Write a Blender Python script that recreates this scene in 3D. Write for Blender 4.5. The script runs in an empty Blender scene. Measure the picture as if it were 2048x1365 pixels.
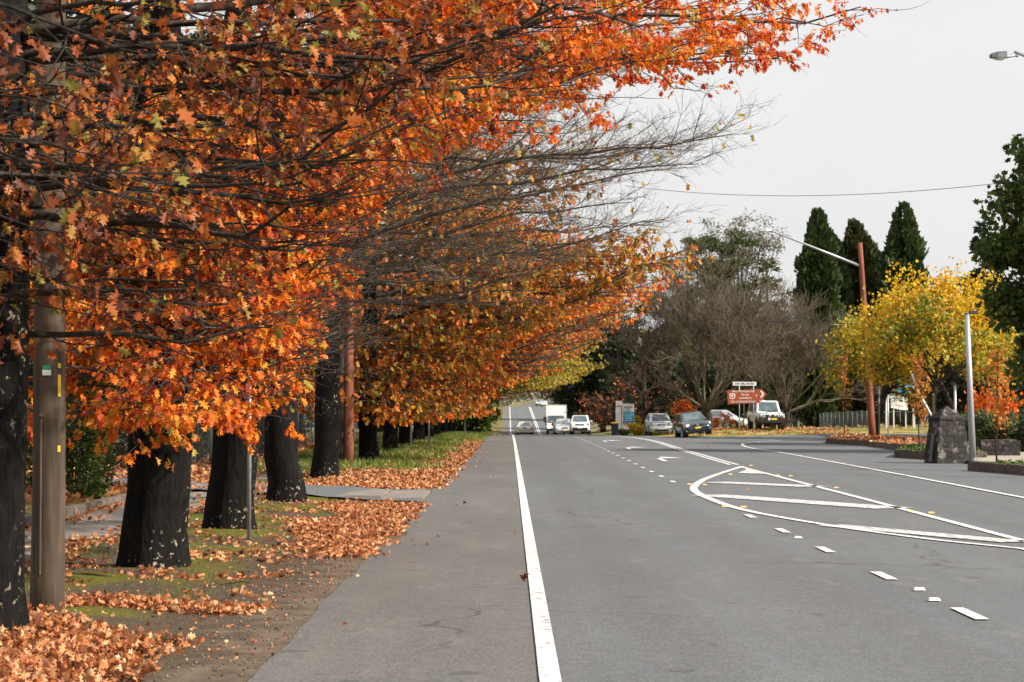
import bpy, bmesh, math, random
import numpy as np
from mathutils import Vector, Matrix

# ------------------------------------------------------------------ camera, sky, sun, exposure
SC = bpy.context.scene
COL = SC.collection
F_PX, W_PX, H_PX, CAM_H = 4280.0, 2048.0, 1365.0, 1.69
PITCH, YAW = math.atan(136.5 / F_PX), math.atan(4.0 / F_PX)
cam_data = bpy.data.cameras.new("camera")
cam = bpy.data.objects.new("camera", cam_data)
COL.objects.link(cam)
cam_data.sensor_width = 36.0
cam_data.lens = 36.0 * F_PX / W_PX
cam_data.clip_start, cam_data.clip_end = 0.1, 4000.0
cam.location = (0, 0, CAM_H)
cam.rotation_euler = (math.radians(90) + PITCH, 0, -YAW)
cam_data.dof.use_dof = True
cam_data.dof.focus_distance = 28.0
cam_data.dof.aperture_fstop = 7.0
SC.camera = cam

SUN_EL, SUN_AZ = math.radians(37), math.radians(-24)      # azimuth measured from +X towards +Y
world = bpy.data.worlds.new("World")
SC.world = world
world.use_nodes = True
wn, wl = world.node_tree.nodes, world.node_tree.links
wn.clear()
w_out = wn.new("ShaderNodeOutputWorld")
w_bg = wn.new("ShaderNodeBackground")
w_sky = wn.new("ShaderNodeTexSky")
w_sky.sky_type = 'NISHITA'
w_sky.sun_disc = False
w_sky.sun_elevation = SUN_EL
w_sky.sun_rotation = math.radians(90) - SUN_AZ
w_sky.air_density, w_sky.dust_density = 1.0, 2.0
w_tc = wn.new("ShaderNodeTexCoord")
w_map = wn.new("ShaderNodeMapping")
w_map.inputs['Scale'].default_value = (1.0, 1.0, 3.2)
w_noise = wn.new("ShaderNodeTexNoise")
w_noise.inputs['Scale'].default_value = 2.2
w_noise.inputs['Detail'].default_value = 5.0
w_ramp = wn.new("ShaderNodeValToRGB")
w_ramp.color_ramp.elements[0].position, w_ramp.color_ramp.elements[0].color = 0.25, (5.1, 5.1, 5.15, 1)
w_ramp.color_ramp.elements[1].position, w_ramp.color_ramp.elements[1].color = 0.75, (6.2, 6.12, 5.98, 1)
w_mix = wn.new("ShaderNodeMix")
w_mix.data_type = 'RGBA'
w_mix.inputs['Factor'].default_value = 0.93                # thin, almost closed high cloud
wl.new(w_tc.outputs['Generated'], w_map.inputs['Vector'])
wl.new(w_map.outputs['Vector'], w_noise.inputs['Vector'])
wl.new(w_noise.outputs['Fac'], w_ramp.inputs['Fac'])
wl.new(w_sky.outputs['Color'], w_mix.inputs['A'])
wl.new(w_ramp.outputs['Color'], w_mix.inputs['B'])
wl.new(w_mix.outputs['Result'], w_bg.inputs['Color'])
w_bg.inputs['Strength'].default_value = 0.1
wl.new(w_bg.outputs['Background'], w_out.inputs['Surface'])

sun_data = bpy.data.lights.new("sun", 'SUN')
sun_data.energy = 5.0
sun_data.angle = math.radians(1.5)
sun_data.color = (1.0, 0.92, 0.82)
sun = bpy.data.objects.new("sun", sun_data)
COL.objects.link(sun)
sun_dir = Vector((math.cos(SUN_EL) * math.cos(SUN_AZ), math.cos(SUN_EL) * math.sin(SUN_AZ), math.sin(SUN_EL)))
sun.rotation_euler = sun_dir.to_track_quat('Z', 'Y').to_euler()

SC.view_settings.view_transform = 'Standard'
SC.view_settings.look = 'None'
SC.view_settings.exposure = 0.65
SC.view_settings.gamma = 1.0
SC.view_settings.use_curve_mapping = False
SC.render.engine = 'CYCLES'
SC.cycles.max_bounces = 6
SC.cycles.diffuse_bounces = 3
SC.cycles.transmission_bounces = 4
SC.cycles.transparent_max_bounces = 4
SC.cycles.use_denoising = True
SC.render.film_transparent = False

# ------------------------------------------------------------------ plan helpers: a photo pixel read as a ray
def ray(px, py):
    v = Vector(((px - W_PX / 2) / F_PX, -(py - H_PX / 2) / F_PX, -1.0))
    return cam.rotation_euler.to_matrix() @ v
def G(px, py, z=0.0):
    r = ray(px, py); t = (z - CAM_H) / r.z
    return (r.x * t, r.y * t, z)
def AT(px, py, d):
    r = ray(px, py); t = d / r.y
    return (r.x * t, d, CAM_H + r.z * t)

def sstep(a, b, x):
    t = np.clip((np.asarray(x, float) - a) / (b - a), 0, 1)
    return t * t * (3 - 2 * t)

_ry = np.arange(-60, 1400, 1.0)
_rc = [(-60, 0), (100, 0), (120, -.028), (140, -.114), (160, -.256), (184, -.50), (205, -.79), (225, -1.13), (243, -1.32), (258, -1.05), (300, .12),
       (365, 2.03), (380, 2.12), (400, 2.08), (450, 1.9), (520, 1.95), (600, 2.6), (700, 5.4), (900, 14), (1400, 30)]
_rz = np.interp(_ry, [a for a, b in _rc], [b for a, b in _rc])
_k = np.exp(-0.5 * (np.arange(-15, 16) / 5.0) ** 2); _k /= _k.sum()
_rz = np.convolve(np.pad(_rz, 15, mode='edge'), _k, 'valid')
def road_z(Y): return np.interp(Y, _ry, _rz)
def road_xc(Y): return np.interp(Y, [0, 200, 480, 550, 600, 650, 700, 800, 900, 1100], [3.5, 3.5, 3.3, 4.2, 6.2, 11, 19, 42, 70, 120])
def ground_z(X, Y):
    X = np.asarray(X, float); Y = np.asarray(Y, float)
    z = road_z(Y)
    z = z + 0.07 * sstep(-2.4, -3.6, X) * sstep(-60, 0, Y) + 0.16 * sstep(-6.4, -7.4, X)
    z = z + 0.5 * sstep(9.2, 15.5, X) * sstep(129, 140, Y) * (1 - 0.35 * sstep(16, 24, X) * (1 - sstep(134, 142, Y)))
    z = z + 1.2 * sstep(18, 60, X) * sstep(140, 200, Y)
    far = np.abs(X - road_xc(Y))
    z = z + 21 * sstep(440, 800, Y) * sstep(7, 45, far)
    z = z + 0.9 * sstep(4.5, 10, far) * sstep(235, 300, Y) * (1 - sstep(420, 470, Y))
    n = 0.035 * np.sin(X * 1.9 + Y * .31) * np.sin(Y * 1.3 - X * .7) + 0.02 * np.sin(X * 4.1) * np.sin(Y * 3.7)
    return z + n * np.clip(sstep(-2.2, -3.2, X) + sstep(10, 14, X) * sstep(132, 140, Y), 0, 1)
def gz(X, Y): return float(ground_z(X, Y))

# ------------------------------------------------------------------ mesh and object helpers
class MB:
    def __init__(self):
        self.V, self.F, self.n = [], [], 0
    def add(self, V, F, mi=0):
        V = np.asarray(V, np.float32).reshape(-1, 3)
        F = np.asarray(F, np.int64)
        if F.ndim == 1: F = F[None, :]
        self.V.append(V); self.F.append((F + self.n, mi)); self.n += len(V)
        return self
    def faces(self, V, FL, mi=0):
        base = self.n
        V = np.asarray(V, np.float32).reshape(-1, 3)
        self.V.append(V); self.n += len(V)
        by = {}
        for f in FL: by.setdefault(len(f), []).append(f)
        for k, fs in by.items(): self.F.append((np.asarray(fs, np.int64) + base, mi))
        return self
    def box(self, c, s, rz=0.0, mi=0, bevel=0.0, tilt=None):
        bm = bmesh.new()
        bmesh.ops.create_cube(bm, size=1.0)
        bmesh.ops.scale(bm, vec=s, verts=bm.verts)
        if bevel > 0: bmesh.ops.bevel(bm, geom=bm.edges[:], offset=bevel, segments=2, affect='EDGES')
        M = Matrix.Translation(c) @ Matrix.Rotation(rz, 4, 'Z')
        if tilt: M = M @ Matrix.Rotation(tilt[0], 4, tilt[1])
        bm.transform(M)
        return self.bm(bm, mi)
    def bm(self, bm, mi=0):
        bm.verts.index_update()
        V = [v.co[:] for v in bm.verts]
        FL = [[v.index for v in f.verts] for f in bm.faces]
        bm.free()
        return self.faces(V, FL, mi)
    def ball(self, c, s, mi=0, sub=2):
        bm = bmesh.new(); bmesh.ops.create_icosphere(bm, subdivisions=sub, radius=1.0)
        bmesh.ops.scale(bm, vec=s, verts=bm.verts); bm.transform(Matrix.Translation(c))
        return self.bm(bm, mi)
    def tube(self, P, R, k=8, mi=0, cap=True):
        P = np.asarray(P, float); n = len(P)
        R = np.full(n, R, float) if np.isscalar(R) else np.asarray(R, float)
        T = np.gradient(P, axis=0); T /= np.linalg.norm(T, axis=1)[:, None] + 1e-9
        up = np.array([0, 0, 1.0]) if abs(T[:, 2]).mean() < .8 else np.array([1.0, 0, 0])
        U = np.cross(T, up); U /= np.linalg.norm(U, axis=1)[:, None] + 1e-9
        Wv = np.cross(U, T)
        a = np.arange(k) * 2 * math.pi / k
        V = P[:, None] + R[:, None, None] * (np.cos(a)[None, :, None] * U[:, None] + np.sin(a)[None, :, None] * Wv[:, None])
        i = np.arange(n - 1)[:, None] * k; j = np.arange(k)[None]; j2 = (j + 1) % k
        Q = np.stack([i + j, i + j2, i + k + j2, i + k + j], -1).reshape(-1, 4)
        FL = [list(q) for q in Q]
        if cap: FL += [list(range(k))[::-1], [(n - 1) * k + q for q in range(k)]]
        return self.faces(V.reshape(-1, 3), FL, mi)
    def tubes(self, P, R, k=3, mi=0):
        """many tubes at once: P (m, n, 3), R (m, n)"""
        m, n = P.shape[:2]
        if m == 0: return self
        T = np.gradient(P, axis=1); T /= np.linalg.norm(T, axis=2)[..., None] + 1e-9
        U = np.cross(T, np.array([0.13, 0.21, 0.97])); U /= np.linalg.norm(U, axis=2)[..., None] + 1e-9
        Wv = np.cross(U, T)
        a = np.arange(k) * 2 * math.pi / k
        V = P[:, :, None] + R[:, :, None, None] * (np.cos(a)[None, None, :, None] * U[:, :, None] + np.sin(a)[None, None, :, None] * Wv[:, :, None])
        b = (np.arange(m) * n * k)[:, None, None]; i = (np.arange(n - 1) * k)[None, :, None]; j = np.arange(k)[None, None]; j2 = (j + 1) % k
        Q = np.stack([b + i + j, b + i + j2, b + i + k + j2, b + i + k + j], -1).reshape(-1, 4)
        return self.add(V.reshape(-1, 3), Q, mi)
    def prism(self, poly, y0, y1, mi=0):
        """outline in x, z pushed from y0 to y1"""
        n = len(poly)
        V = [(x, y0, z) for x, z in poly] + [(x, y1, z) for x, z in poly]
        FL = [list(range(n)), [n + q for q in range(n)][::-1]] + [[q, n + q, n + (q + 1) % n, (q + 1) % n] for q in range(n)]
        return self.faces(V, FL, mi)
    def slab(self, poly, z0, z1, mi=0):
        """outline in x, y pushed from z0 to z1"""
        n = len(poly)
        V = [(x, y, z0) for x, y in poly] + [(x, y, z1) for x, y in poly]
        FL = [list(range(n))[::-1], [n + q for q in range(n)]] + [[q, (q + 1) % n, n + (q + 1) % n, n + q] for q in range(n)]
        return self.faces(V, FL, mi)
    def quad(self, a, b, c, d, mi=0): return self.add([a, b, c, d], [[0, 1, 2, 3]], mi)
    def loft(self, rings, mi=0, cap=True):
        n = len(rings); k = len(rings[0])
        V = np.asarray(rings, float).reshape(-1, 3)
        FL = [[i * k + j, i * k + (j + 1) % k, (i + 1) * k + (j + 1) % k, (i + 1) * k + j] for i in range(n - 1) for j in range(k)]
        if cap: FL += [list(range(k))[::-1], [(n - 1) * k + q for q in range(k)]]
        return self.faces(V, FL, mi)
    def mesh(self, name, mats, smooth=False):
        me = bpy.data.meshes.new(name)
        V = np.concatenate(self.V).astype(np.float32)
        loops = np.concatenate([f.reshape(-1) for f, _ in self.F]).astype(np.int32)
        tot = np.concatenate([np.full(len(f), f.shape[1]) for f, _ in self.F]).astype(np.int32)
        mi = np.concatenate([np.full(len(f), m) for f, m in self.F]).astype(np.int32)
        start = np.concatenate([[0], np.cumsum(tot)[:-1]]).astype(np.int32)
        me.vertices.add(len(V)); me.vertices.foreach_set("co", V.reshape(-1))
        me.loops.add(len(loops)); me.loops.foreach_set("vertex_index", loops)
        me.polygons.add(len(tot)); me.polygons.foreach_set("loop_start", start); me.polygons.foreach_set("loop_total", tot)
        me.polygons.foreach_set("material_index", mi)
        me.polygons.foreach_set("use_smooth", np.full(len(tot), bool(smooth)))
        for m in (mats if isinstance(mats, (list, tuple)) else [mats]): me.materials.append(m)
        me.update(calc_edges=True)
        return me
    def build(self, name, mats, parent=None, smooth=False, loc=None, rz=0.0):
        return link(name, self.mesh(name, mats, smooth), parent, loc, rz)

def link(name, me, parent=None, loc=None, rz=0.0):
    o = bpy.data.objects.new(name, me)
    COL.objects.link(o)
    if parent is not None: o.parent = parent
    if loc is not None: o.location = loc
    if rz: o.rotation_euler = (0, 0, rz)
    return o
def tag(o, label, cat, group=None, kind=None):
    if label: o['label'] = label
    if cat: o['category'] = cat
    if group: o['group'] = group
    if kind: o['kind'] = kind
    return o
def thing(name, label, cat, loc=(0, 0, 0), rz=0.0, group=None):
    o = bpy.data.objects.new(name, None)
    o.empty_display_size = 0.3
    COL.objects.link(o)
    o.location = loc; o.rotation_euler = (0, 0, rz)
    return tag(o, label, cat, group)
def structure(o): o['kind'] = 'structure'; return o
def dup(root, label, loc, rz=0.0, scale=1.0, group=None, mats=None):
    """a copy of a thing with copies of its parts and sub-parts (mesh data shared)"""
    r = root.copy(); COL.objects.link(r)
    r.location = loc; r.rotation_euler = (0, 0, rz); r.scale = scale if isinstance(scale, tuple) else (scale,) * 3
    r['label'] = label
    if group: r['group'] = group
    for ch in list(root.children):
        c = ch.copy(); COL.objects.link(c); c.parent = r
        if mats and ch.name.split('.')[0] in mats:
            c.material_slots[0].link = 'OBJECT'; c.material_slots[0].material = mats[ch.name.split('.')[0]]
        for g in ch.children:
            d = g.copy(); COL.objects.link(d); d.parent = c
    return r
_font_cache = {}
def text_mesh(name, s, size, mat, parent=None, loc=(0, 0, 0), align='CENTER', depth=0.004, sx=1.0):
    """lettering as a thin mesh standing in the x, z plane and facing -y"""
    cu = bpy.data.curves.new(name, 'FONT')
    cu.body = s; cu.size = size; cu.align_x = align; cu.align_y = 'CENTER'; cu.extrude = depth; cu.resolution_u = 3; cu.offset = size * 0.012
    t = bpy.data.objects.new(name, cu); COL.objects.link(t)
    dg = bpy.context.evaluated_depsgraph_get()
    me = bpy.data.meshes.new_from_object(t.evaluated_get(dg))
    bpy.data.objects.remove(t)
    me.transform(Matrix.Translation(loc) @ Matrix.Rotation(math.radians(90), 4, 'X') @ Matrix.Scale(sx, 4, (1, 0, 0)))
    me.materials.clear(); me.materials.append(mat)
    return link(name, me, parent)

# ------------------------------------------------------------------ materials
class NT:
    def __init__(self, name):
        self.m = bpy.data.materials.new(name); self.m.use_nodes = True
        self.t = self.m.node_tree; self.t.nodes.clear()
        self.out = self.t.nodes.new("ShaderNodeOutputMaterial")
    def n(self, typ, **kw):
        nd = self.t.nodes.new("ShaderNode" + typ)
        for k, v in kw.items():
            if k.startswith('i_'): nd.inputs[k[2:].replace('_', ' ')].default_value = v
            else: setattr(nd, k, v)
        return nd
    def l(self, a, b): self.t.links.new(a, b)
    def ramp(self, fac, stops, interp='LINEAR'):
        r = self.n("ValToRGB"); r.color_ramp.interpolation = interp
        el = r.color_ramp.elements
        while len(el) < len(stops): el.new(0.5)
        for e, (p, c) in zip(el, stops): e.position = p; e.color = (*c, 1) if not np.isscalar(c) else (c, c, c, 1)
        self.l(fac, r.inputs['Fac']); return r.outputs['Color']
    def noise(self, vec, scale, detail=4, rough=.55, distort=0.0):
        nd = self.n("TexNoise"); nd.inputs['Scale'].default_value = scale; nd.inputs['Detail'].default_value = detail
        nd.inputs['Roughness'].default_value = rough; nd.inputs['Distortion'].default_value = distort
        self.l(vec, nd.inputs['Vector']); return nd.outputs['Fac']
    def mapping(self, vec, scale):
        m = self.n("Mapping"); m.inputs['Scale'].default_value = scale; self.l(vec, m.inputs['Vector']); return m.outputs['Vector']
    def pos(self): return self.n("NewGeometry").outputs['Position']
    def objc(self): return self.n("TexCoord").outputs['Object']
    def mix(self, f, a, b, mode='MIX'):
        m = self.n("Mix", data_type='RGBA', blend_type=mode)
        for sock, v in (('Factor', f), ('A', a), ('B', b)):
            if isinstance(v, bpy.types.NodeSocket): self.l(v, m.inputs[sock])
            elif sock == 'Factor': m.inputs[sock].default_value = v
            else: m.inputs[sock].default_value = (*v, 1)
        return m.outputs['Result']
    def math(self, op, a, b=None, clamp=False):
        m = self.n("Math", operation=op, use_clamp=clamp)
        for k, v in enumerate((a, b)):
            if v is None: continue
            if isinstance(v, bpy.types.NodeSocket): self.l(v, m.inputs[k])
            else: m.inputs[k].default_value = v
        return m.outputs[0]
    def range(self, v, a, b, c=0.0, d=1.0):
        m = self.n("MapRange", interpolation_type='SMOOTHSTEP')
        for k, x in zip(('From Min', 'From Max', 'To Min', 'To Max'), (a, b, c, d)): m.inputs[k].default_value = x
        self.l(v, m.inputs['Value']); return m.outputs['Result']
    def bump(self, h, strength, dist=0.02):
        b = self.n("Bump"); b.inputs['Strength'].default_value = strength; b.inputs['Distance'].default_value = dist
        self.l(h, b.inputs['Height']); return b.outputs['Normal']
    def princ(self, col, rough=.6, metal=0.0, spec=.5, normal=None, coat=0.0, emis=None):
        p = self.n("BsdfPrincipled")
        if isinstance(col, bpy.types.NodeSocket): self.l(col, p.inputs['Base Color'])
        else: p.inputs['Base Color'].default_value = (*col, 1)
        if isinstance(rough, bpy.types.NodeSocket): self.l(rough, p.inputs['Roughness'])
        else: p.inputs['Roughness'].default_value = rough
        p.inputs['Metallic'].default_value = metal; p.inputs['Specular IOR Level'].default_value = spec
        p.inputs['Coat Weight'].default_value = coat; p.inputs['Coat Roughness'].default_value = .08
        if normal is not None: self.l(normal, p.inputs['Normal'])
        if emis: p.inputs['Emission Color'].default_value = (*emis[0], 1); p.inputs['Emission Strength'].default_value = emis[1]
        return p.outputs['BSDF']
    def done(self, sh): self.l(sh, self.out.inputs['Surface']); return self.m

def mat(name, c1, c2=None, scale=8.0, rough=.6, metal=0.0, spec=.5, bump=0.0, stretch=(1, 1, 1), coat=0.0, lo=.35, hi=.65, emis=None):
    t = NT(name)
    c2 = c2 or tuple(x * .8 for x in c1)
    v = t.mapping(t.objc(), stretch)
    f = t.noise(v, scale, 5)
    col = t.ramp(f, [(lo, c1), (hi, c2)])
    return t.done(t.princ(col, rough, metal, spec, t.bump(f, bump) if bump else None, coat, emis))

def leaf_mat(name, stops, transl=.38, rough=.5, clump=.25, clump_scale=.7, spec=.3):
    t = NT(name)
    rnd = t.n("NewGeometry").outputs['Random Per Island']
    cl = t.noise(t.pos(), clump_scale, 3)
    f = t.math('ADD', rnd, t.math('MULTIPLY', t.math('SUBTRACT', cl, .5), clump * 4), clamp=True)
    col = t.ramp(f, stops)
    p = t.princ(col, rough, spec=spec)
    tr = t.n("BsdfTranslucent"); t.l(col, tr.inputs['Color'])
    ms = t.n("MixShader"); ms.inputs['Fac'].default_value = transl
    t.l(p, ms.inputs[1]); t.l(tr.outputs['BSDF'], ms.inputs[2])
    return t.done(ms.outputs['Shader'])

def bark_mat(name, c1, c2, lichen=None, amount=.6, lscale=9.0):
    t = NT(name)
    v = t.mapping(t.objc(), (1, 1, .22))
    f = t.noise(v, 16, 6, .65, .6)
    col = t.ramp(f, [(.35, c1), (.7, c2)])
    if lichen:
        big = t.noise(t.objc(), 1.3, 2)
        sp = t.noise(t.objc(), lscale, 4, .6, .3)
        m = t.math('MULTIPLY', t.range(sp, amount, amount + .05), t.range(big, .47, .6))
        col = t.mix(m, col, lichen)
    return t.done(t.princ(col, .92, spec=.15, normal=t.bump(f, .9, .04)))

M = {}
M['oak_red'] = leaf_mat('oak_leaf_red', [(.0, (.22, .018, .012)), (.22, (.60, .065, .010)), (.6, (.82, .145, .012)), (.88, (.84, .25, .02)), (1, (.50, .30, .04))], .45)
M['oak_orange'] = leaf_mat('oak_leaf_orange', [(.0, (.26, .03, .012)), (.22, (.64, .095, .010)), (.55, (.86, .215, .014)), (.84, (.84, .34, .03)), (1, (.36, .33, .05))])
M['oak_amber'] = leaf_mat('oak_leaf_amber', [(.0, (.28, .07, .015)), (.3, (.58, .19, .02)), (.6, (.62, .30, .03)), (.85, (.46, .33, .04)), (1, (.20, .25, .04))])
M['oak_yellow'] = leaf_mat('oak_leaf_yellow', [(.0, (.20, .16, .03)), (.3, (.48, .30, .03)), (.6, (.56, .42, .05)), (.85, (.34, .34, .05)), (1, (.14, .20, .03))])
M['oak_olive'] = leaf_mat('oak_leaf_olive', [(.0, (.20, .05, .016)), (.25, (.50, .12, .016)), (.5, (.62, .22, .022)), (.75, (.42, .24, .03)), (1, (.17, .18, .03))], clump=.35)
M['oak_shaded'] = leaf_mat('oak_leaf_shaded', [(.0, (.07, .025, .015)), (.4, (.24, .055, .018)), (.75, (.50, .13, .02)), (1, (.25, .22, .04))])  # darker copy of the oak leaf: shade of the nearest crowns put into colour
M['maple_yellow'] = leaf_mat('maple_leaf_yellow', [(.0, (.28, .28, .03)), (.3, (.68, .50, .03)), (.7, (.88, .58, .03)), (1, (.75, .36, .03))], .45)
M['maple_green'] = leaf_mat('maple_leaf_green', [(.0, (.07, .14, .02)), (.3, (.20, .26, .03)), (.55, (.50, .42, .03)), (.8, (.70, .42, .03)), (1, (.55, .18, .03))], .4)
M['sapling_leaf'] = leaf_mat('sapling_leaf', [(.0, (.25, .20, .04)), (.4, (.52, .24, .03)), (.75, (.62, .17, .03)), (1, (.42, .12, .05))], .4)
M['fire_leaf'] = leaf_mat('fire_leaf', [(.0, (.40, .06, .015)), (.4, (.75, .16, .015)), (1, (.80, .27, .03))], .4)
M['rust_leaf'] = leaf_mat('rust_leaf', [(.0, (.05, .03, .022)), (.45, (.13, .055, .028)), (.72, (.26, .07, .022)), (.9, (.55, .14, .02)), (1, (.58, .18, .025))], .3, clump=.28)
M['dark_leaf'] = leaf_mat('evergreen_leaf', [(.0, (.016, .024, .012)), (.5, (.030, .046, .018)), (1, (.06, .075, .025))], .2)
M['green_leaf'] = leaf_mat('green_leaf', [(.0, (.03, .06, .014)), (.5, (.065, .11, .022)), (.9, (.12, .16, .03)), (1, (.26, .22, .04))], .3)
M['hedge_leaf'] = leaf_mat('hedge_leaf', [(.0, (.025, .05, .012)), (.6, (.07, .11, .02)), (1, (.18, .20, .04))], .3)
M['cypress_leaf'] = leaf_mat('cypress_leaf', [(.0, (.018, .038, .012)), (.5, (.035, .065, .018)), (1, (.075, .105, .028))], .15)
M['cypress_brown'] = leaf_mat('cypress_leaf_bronze', [(.0, (.020, .035, .012)), (.5, (.045, .06, .018)), (1, (.10, .09, .025))], .15)
M['pine_leaf'] = leaf_mat('pine_leaf', [(.0, (.035, .055, .02)), (.5, (.075, .10, .035)), (1, (.15, .15, .06))], .2)
M['cedar_leaf'] = leaf_mat('cedar_leaf', [(.0, (.012, .026, .024)), (.6, (.022, .042, .036)), (1, (.045, .07, .055))], .15)
M['gum_leaf'] = leaf_mat('gum_leaf', [(.0, (.06, .075, .055)), (.4, (.15, .145, .105)), (.8, (.24, .21, .155)), (1, (.30, .26, .18))], .25)
M['bank_leaf'] = leaf_mat('bank_leaf', [(.0, (.12, .11, .05)), (.5, (.25, .21, .09)), (1, (.36, .28, .11))], .25)
M['litter'] = leaf_mat('litter_leaf', [(.0, (.08, .026, .014)), (.22, (.30, .095, .035)), (.5, (.50, .18, .065)), (.82, (.62, .30, .13)), (1, (.72, .46, .25))], .2, clump=.10)
M['grass_blade'] = leaf_mat('grass_blade', [(.0, (.07, .12, .018)), (.55, (.15, .21, .03)), (1, (.34, .31, .085))], .3)
M['straw_blade'] = leaf_mat('straw_blade', [(.0, (.20, .17, .05)), (.5, (.40, .30, .09)), (1, (.55, .42, .16))], .3)
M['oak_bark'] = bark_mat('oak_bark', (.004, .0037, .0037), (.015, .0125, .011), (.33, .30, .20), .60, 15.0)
M['branch_bark'] = bark_mat('branch_bark', (.045, .038, .032), (.12, .10, .085))
M['bare_bark'] = bark_mat('bare_bark', (.075, .06, .048), (.22, .185, .15))
M['grey_twig'] = bark_mat('grey_twig', (.085, .07, .05), (.20, .165, .12))
M['dark_bark'] = bark_mat('dark_bark', (.03, .025, .02), (.07, .055, .045))
M['gum_bark'] = bark_mat('gum_bark', (.30, .27, .23), (.5, .46, .4))
M['pole_wood'] = mat('weathered_timber', (.10, .066, .04), (.045, .031, .02), 6, .85, bump=.5, stretch=(3, 3, .25))
M['pole_red'] = mat('red_stained_timber', (.26, .075, .035), (.14, .045, .025), 6, .8, bump=.4, stretch=(3, 3, .25))
M['galv'] = mat('galvanised_steel', (.46, .48, .50), (.36, .38, .40), 14, .42, metal=.6, bump=.05)
M['galv_dull'] = mat('dull_galvanised_steel', (.15, .16, .17), (.10, .11, .12), 14, .55, metal=.4)
M['wire'] = mat('dark_wire', (.05, .05, .055), (.03, .03, .03), 10, .6)
M['chain'] = mat('chain_link_wire', (.12, .13, .13), (.08, .09, .09), 20, .6)
M['black'] = mat('black_plastic', (.012, .012, .013), (.02, .02, .02), 20, .5)
M['rubber'] = mat('tyre_rubber', (.016, .016, .017), (.026, .025, .024), 20, .85, spec=.3)
M['rim'] = mat('alloy_rim', (.55, .56, .58), (.42, .43, .45), 10, .3, metal=.8)
M['glass'] = mat('car_glass', (.05, .08, .09), (.12, .16, .18), 1.6, .05, spec=.9, lo=.4, hi=.6)
M['glass_pale'] = mat('pale_car_glass', (.34, .38, .39), (.26, .30, .32), 1.4, .08, spec=.9)
M['lamp_glass'] = mat('headlamp_glass', (.62, .66, .68), (.45, .48, .5), 20, .08, spec=.8)
M['lamp_on'] = mat('lit_headlamp', (.9, .85, .7), (.9, .8, .6), 20, .2, emis=((1.0, .86, .62), 3.0))
M['red_lens'] = mat('red_lens', (.40, .02, .02), (.28, .012, .014), 20, .2)
M['amber_lens'] = mat('amber_lens', (.75, .30, .03), (.65, .22, .02), 20, .25)
M['paint_white'] = mat('white_car_paint', (.85, .85, .85), (.80, .80, .81), 2, .25, coat=.6)
M['paint_silver'] = mat('silver_car_paint', (.62, .65, .68), (.56, .59, .62), 2, .3, metal=.1, coat=.7)
M['paint_pale_blue'] = mat('pale_blue_car_paint', (.60, .66, .73), (.55, .60, .67), 2, .3, metal=.1, coat=.7)
M['paint_navy'] = mat('navy_car_paint', (.020, .027, .045), (.015, .020, .034), 2, .22, metal=.25, coat=.9)
M['paint_beige'] = mat('champagne_car_paint', (.78, .73, .62), (.72, .67, .57), 2, .3, metal=.2, coat=.6)
M['plate_yellow'] = mat('yellow_number_plate', (.72, .55, .08), (.60, .45, .06), 30, .5)
M['box_white'] = mat('truck_box_panel', (.86, .85, .83), (.80, .79, .76), 1.5, .5)
M['sign_white'] = mat('white_sign_face', (.78, .78, .76), (.70, .70, .68), 3, .5)
M['sign_brown'] = mat('brown_sign_face', (.36, .075, .018), (.30, .062, .016), 3, .5)
M['sign_blue'] = mat('blue_sign_face', (.02, .36, .62), (.02, .30, .54), 3, .5)
M['sign_navy'] = mat('navy_sign_face', (.02, .06, .22), (.015, .05, .18), 3, .5)
M['sign_pink'] = mat('pink_flower_print', (.75, .45, .58), (.80, .74, .78), 9, .5, lo=.45, hi=.55)
M['ink_dark'] = mat('dark_lettering', (.03, .035, .05), (.02, .02, .03), 10, .6)
M['ink_navy'] = mat('navy_lettering', (.03, .07, .25), (.02, .05, .2), 10, .6)
M['ink_pale'] = mat('pale_blue_lettering', (.70, .85, .92), (.62, .8, .9), 10, .6)
M['post_white'] = mat('white_painted_timber', (.74, .72, .68), (.62, .58, .52), 5, .7)
M['bin_green'] = mat('dark_green_bin', (.018, .03, .025), (.03, .04, .035), 6, .5)
M['bin_yellow'] = mat('yellow_bin_lid', (.80, .50, .03), (.7, .42, .03), 6, .5)
M['tag_green'] = mat('green_tag', (.03, .25, .12), (.02, .2, .1), 8, .5)
M['tag_yellow'] = mat('yellow_strip', (.82, .48, .02), (.72, .42, .02), 8, .5)
M['concrete'] = mat('pale_concrete', (.24, .21, .18), (.16, .14, .12), 3, .9, bump=.3)
M['concrete_edge'] = mat('stained_concrete', (.24, .19, .15), (.12, .10, .08), 4, .9, bump=.4)
M['stone_edge'] = mat('dark_edging_stone', (.14, .10, .08), (.06, .05, .042), 5, .9, bump=.6)
M['paver'] = mat('tan_paving', (.36, .31, .25), (.27, .23, .19), 2.5, .9, bump=.2)
M['soil'] = mat('bark_mulch', (.16, .09, .05), (.07, .045, .03), 12, .95, bump=.8)
M['reflector_yellow'] = mat('yellow_reflector', (.75, .50, .16), (.65, .42, .12), 30, .4)
M['reflector_white'] = mat('white_reflector', (.75, .75, .74), (.66, .66, .65), 30, .4)

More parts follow.
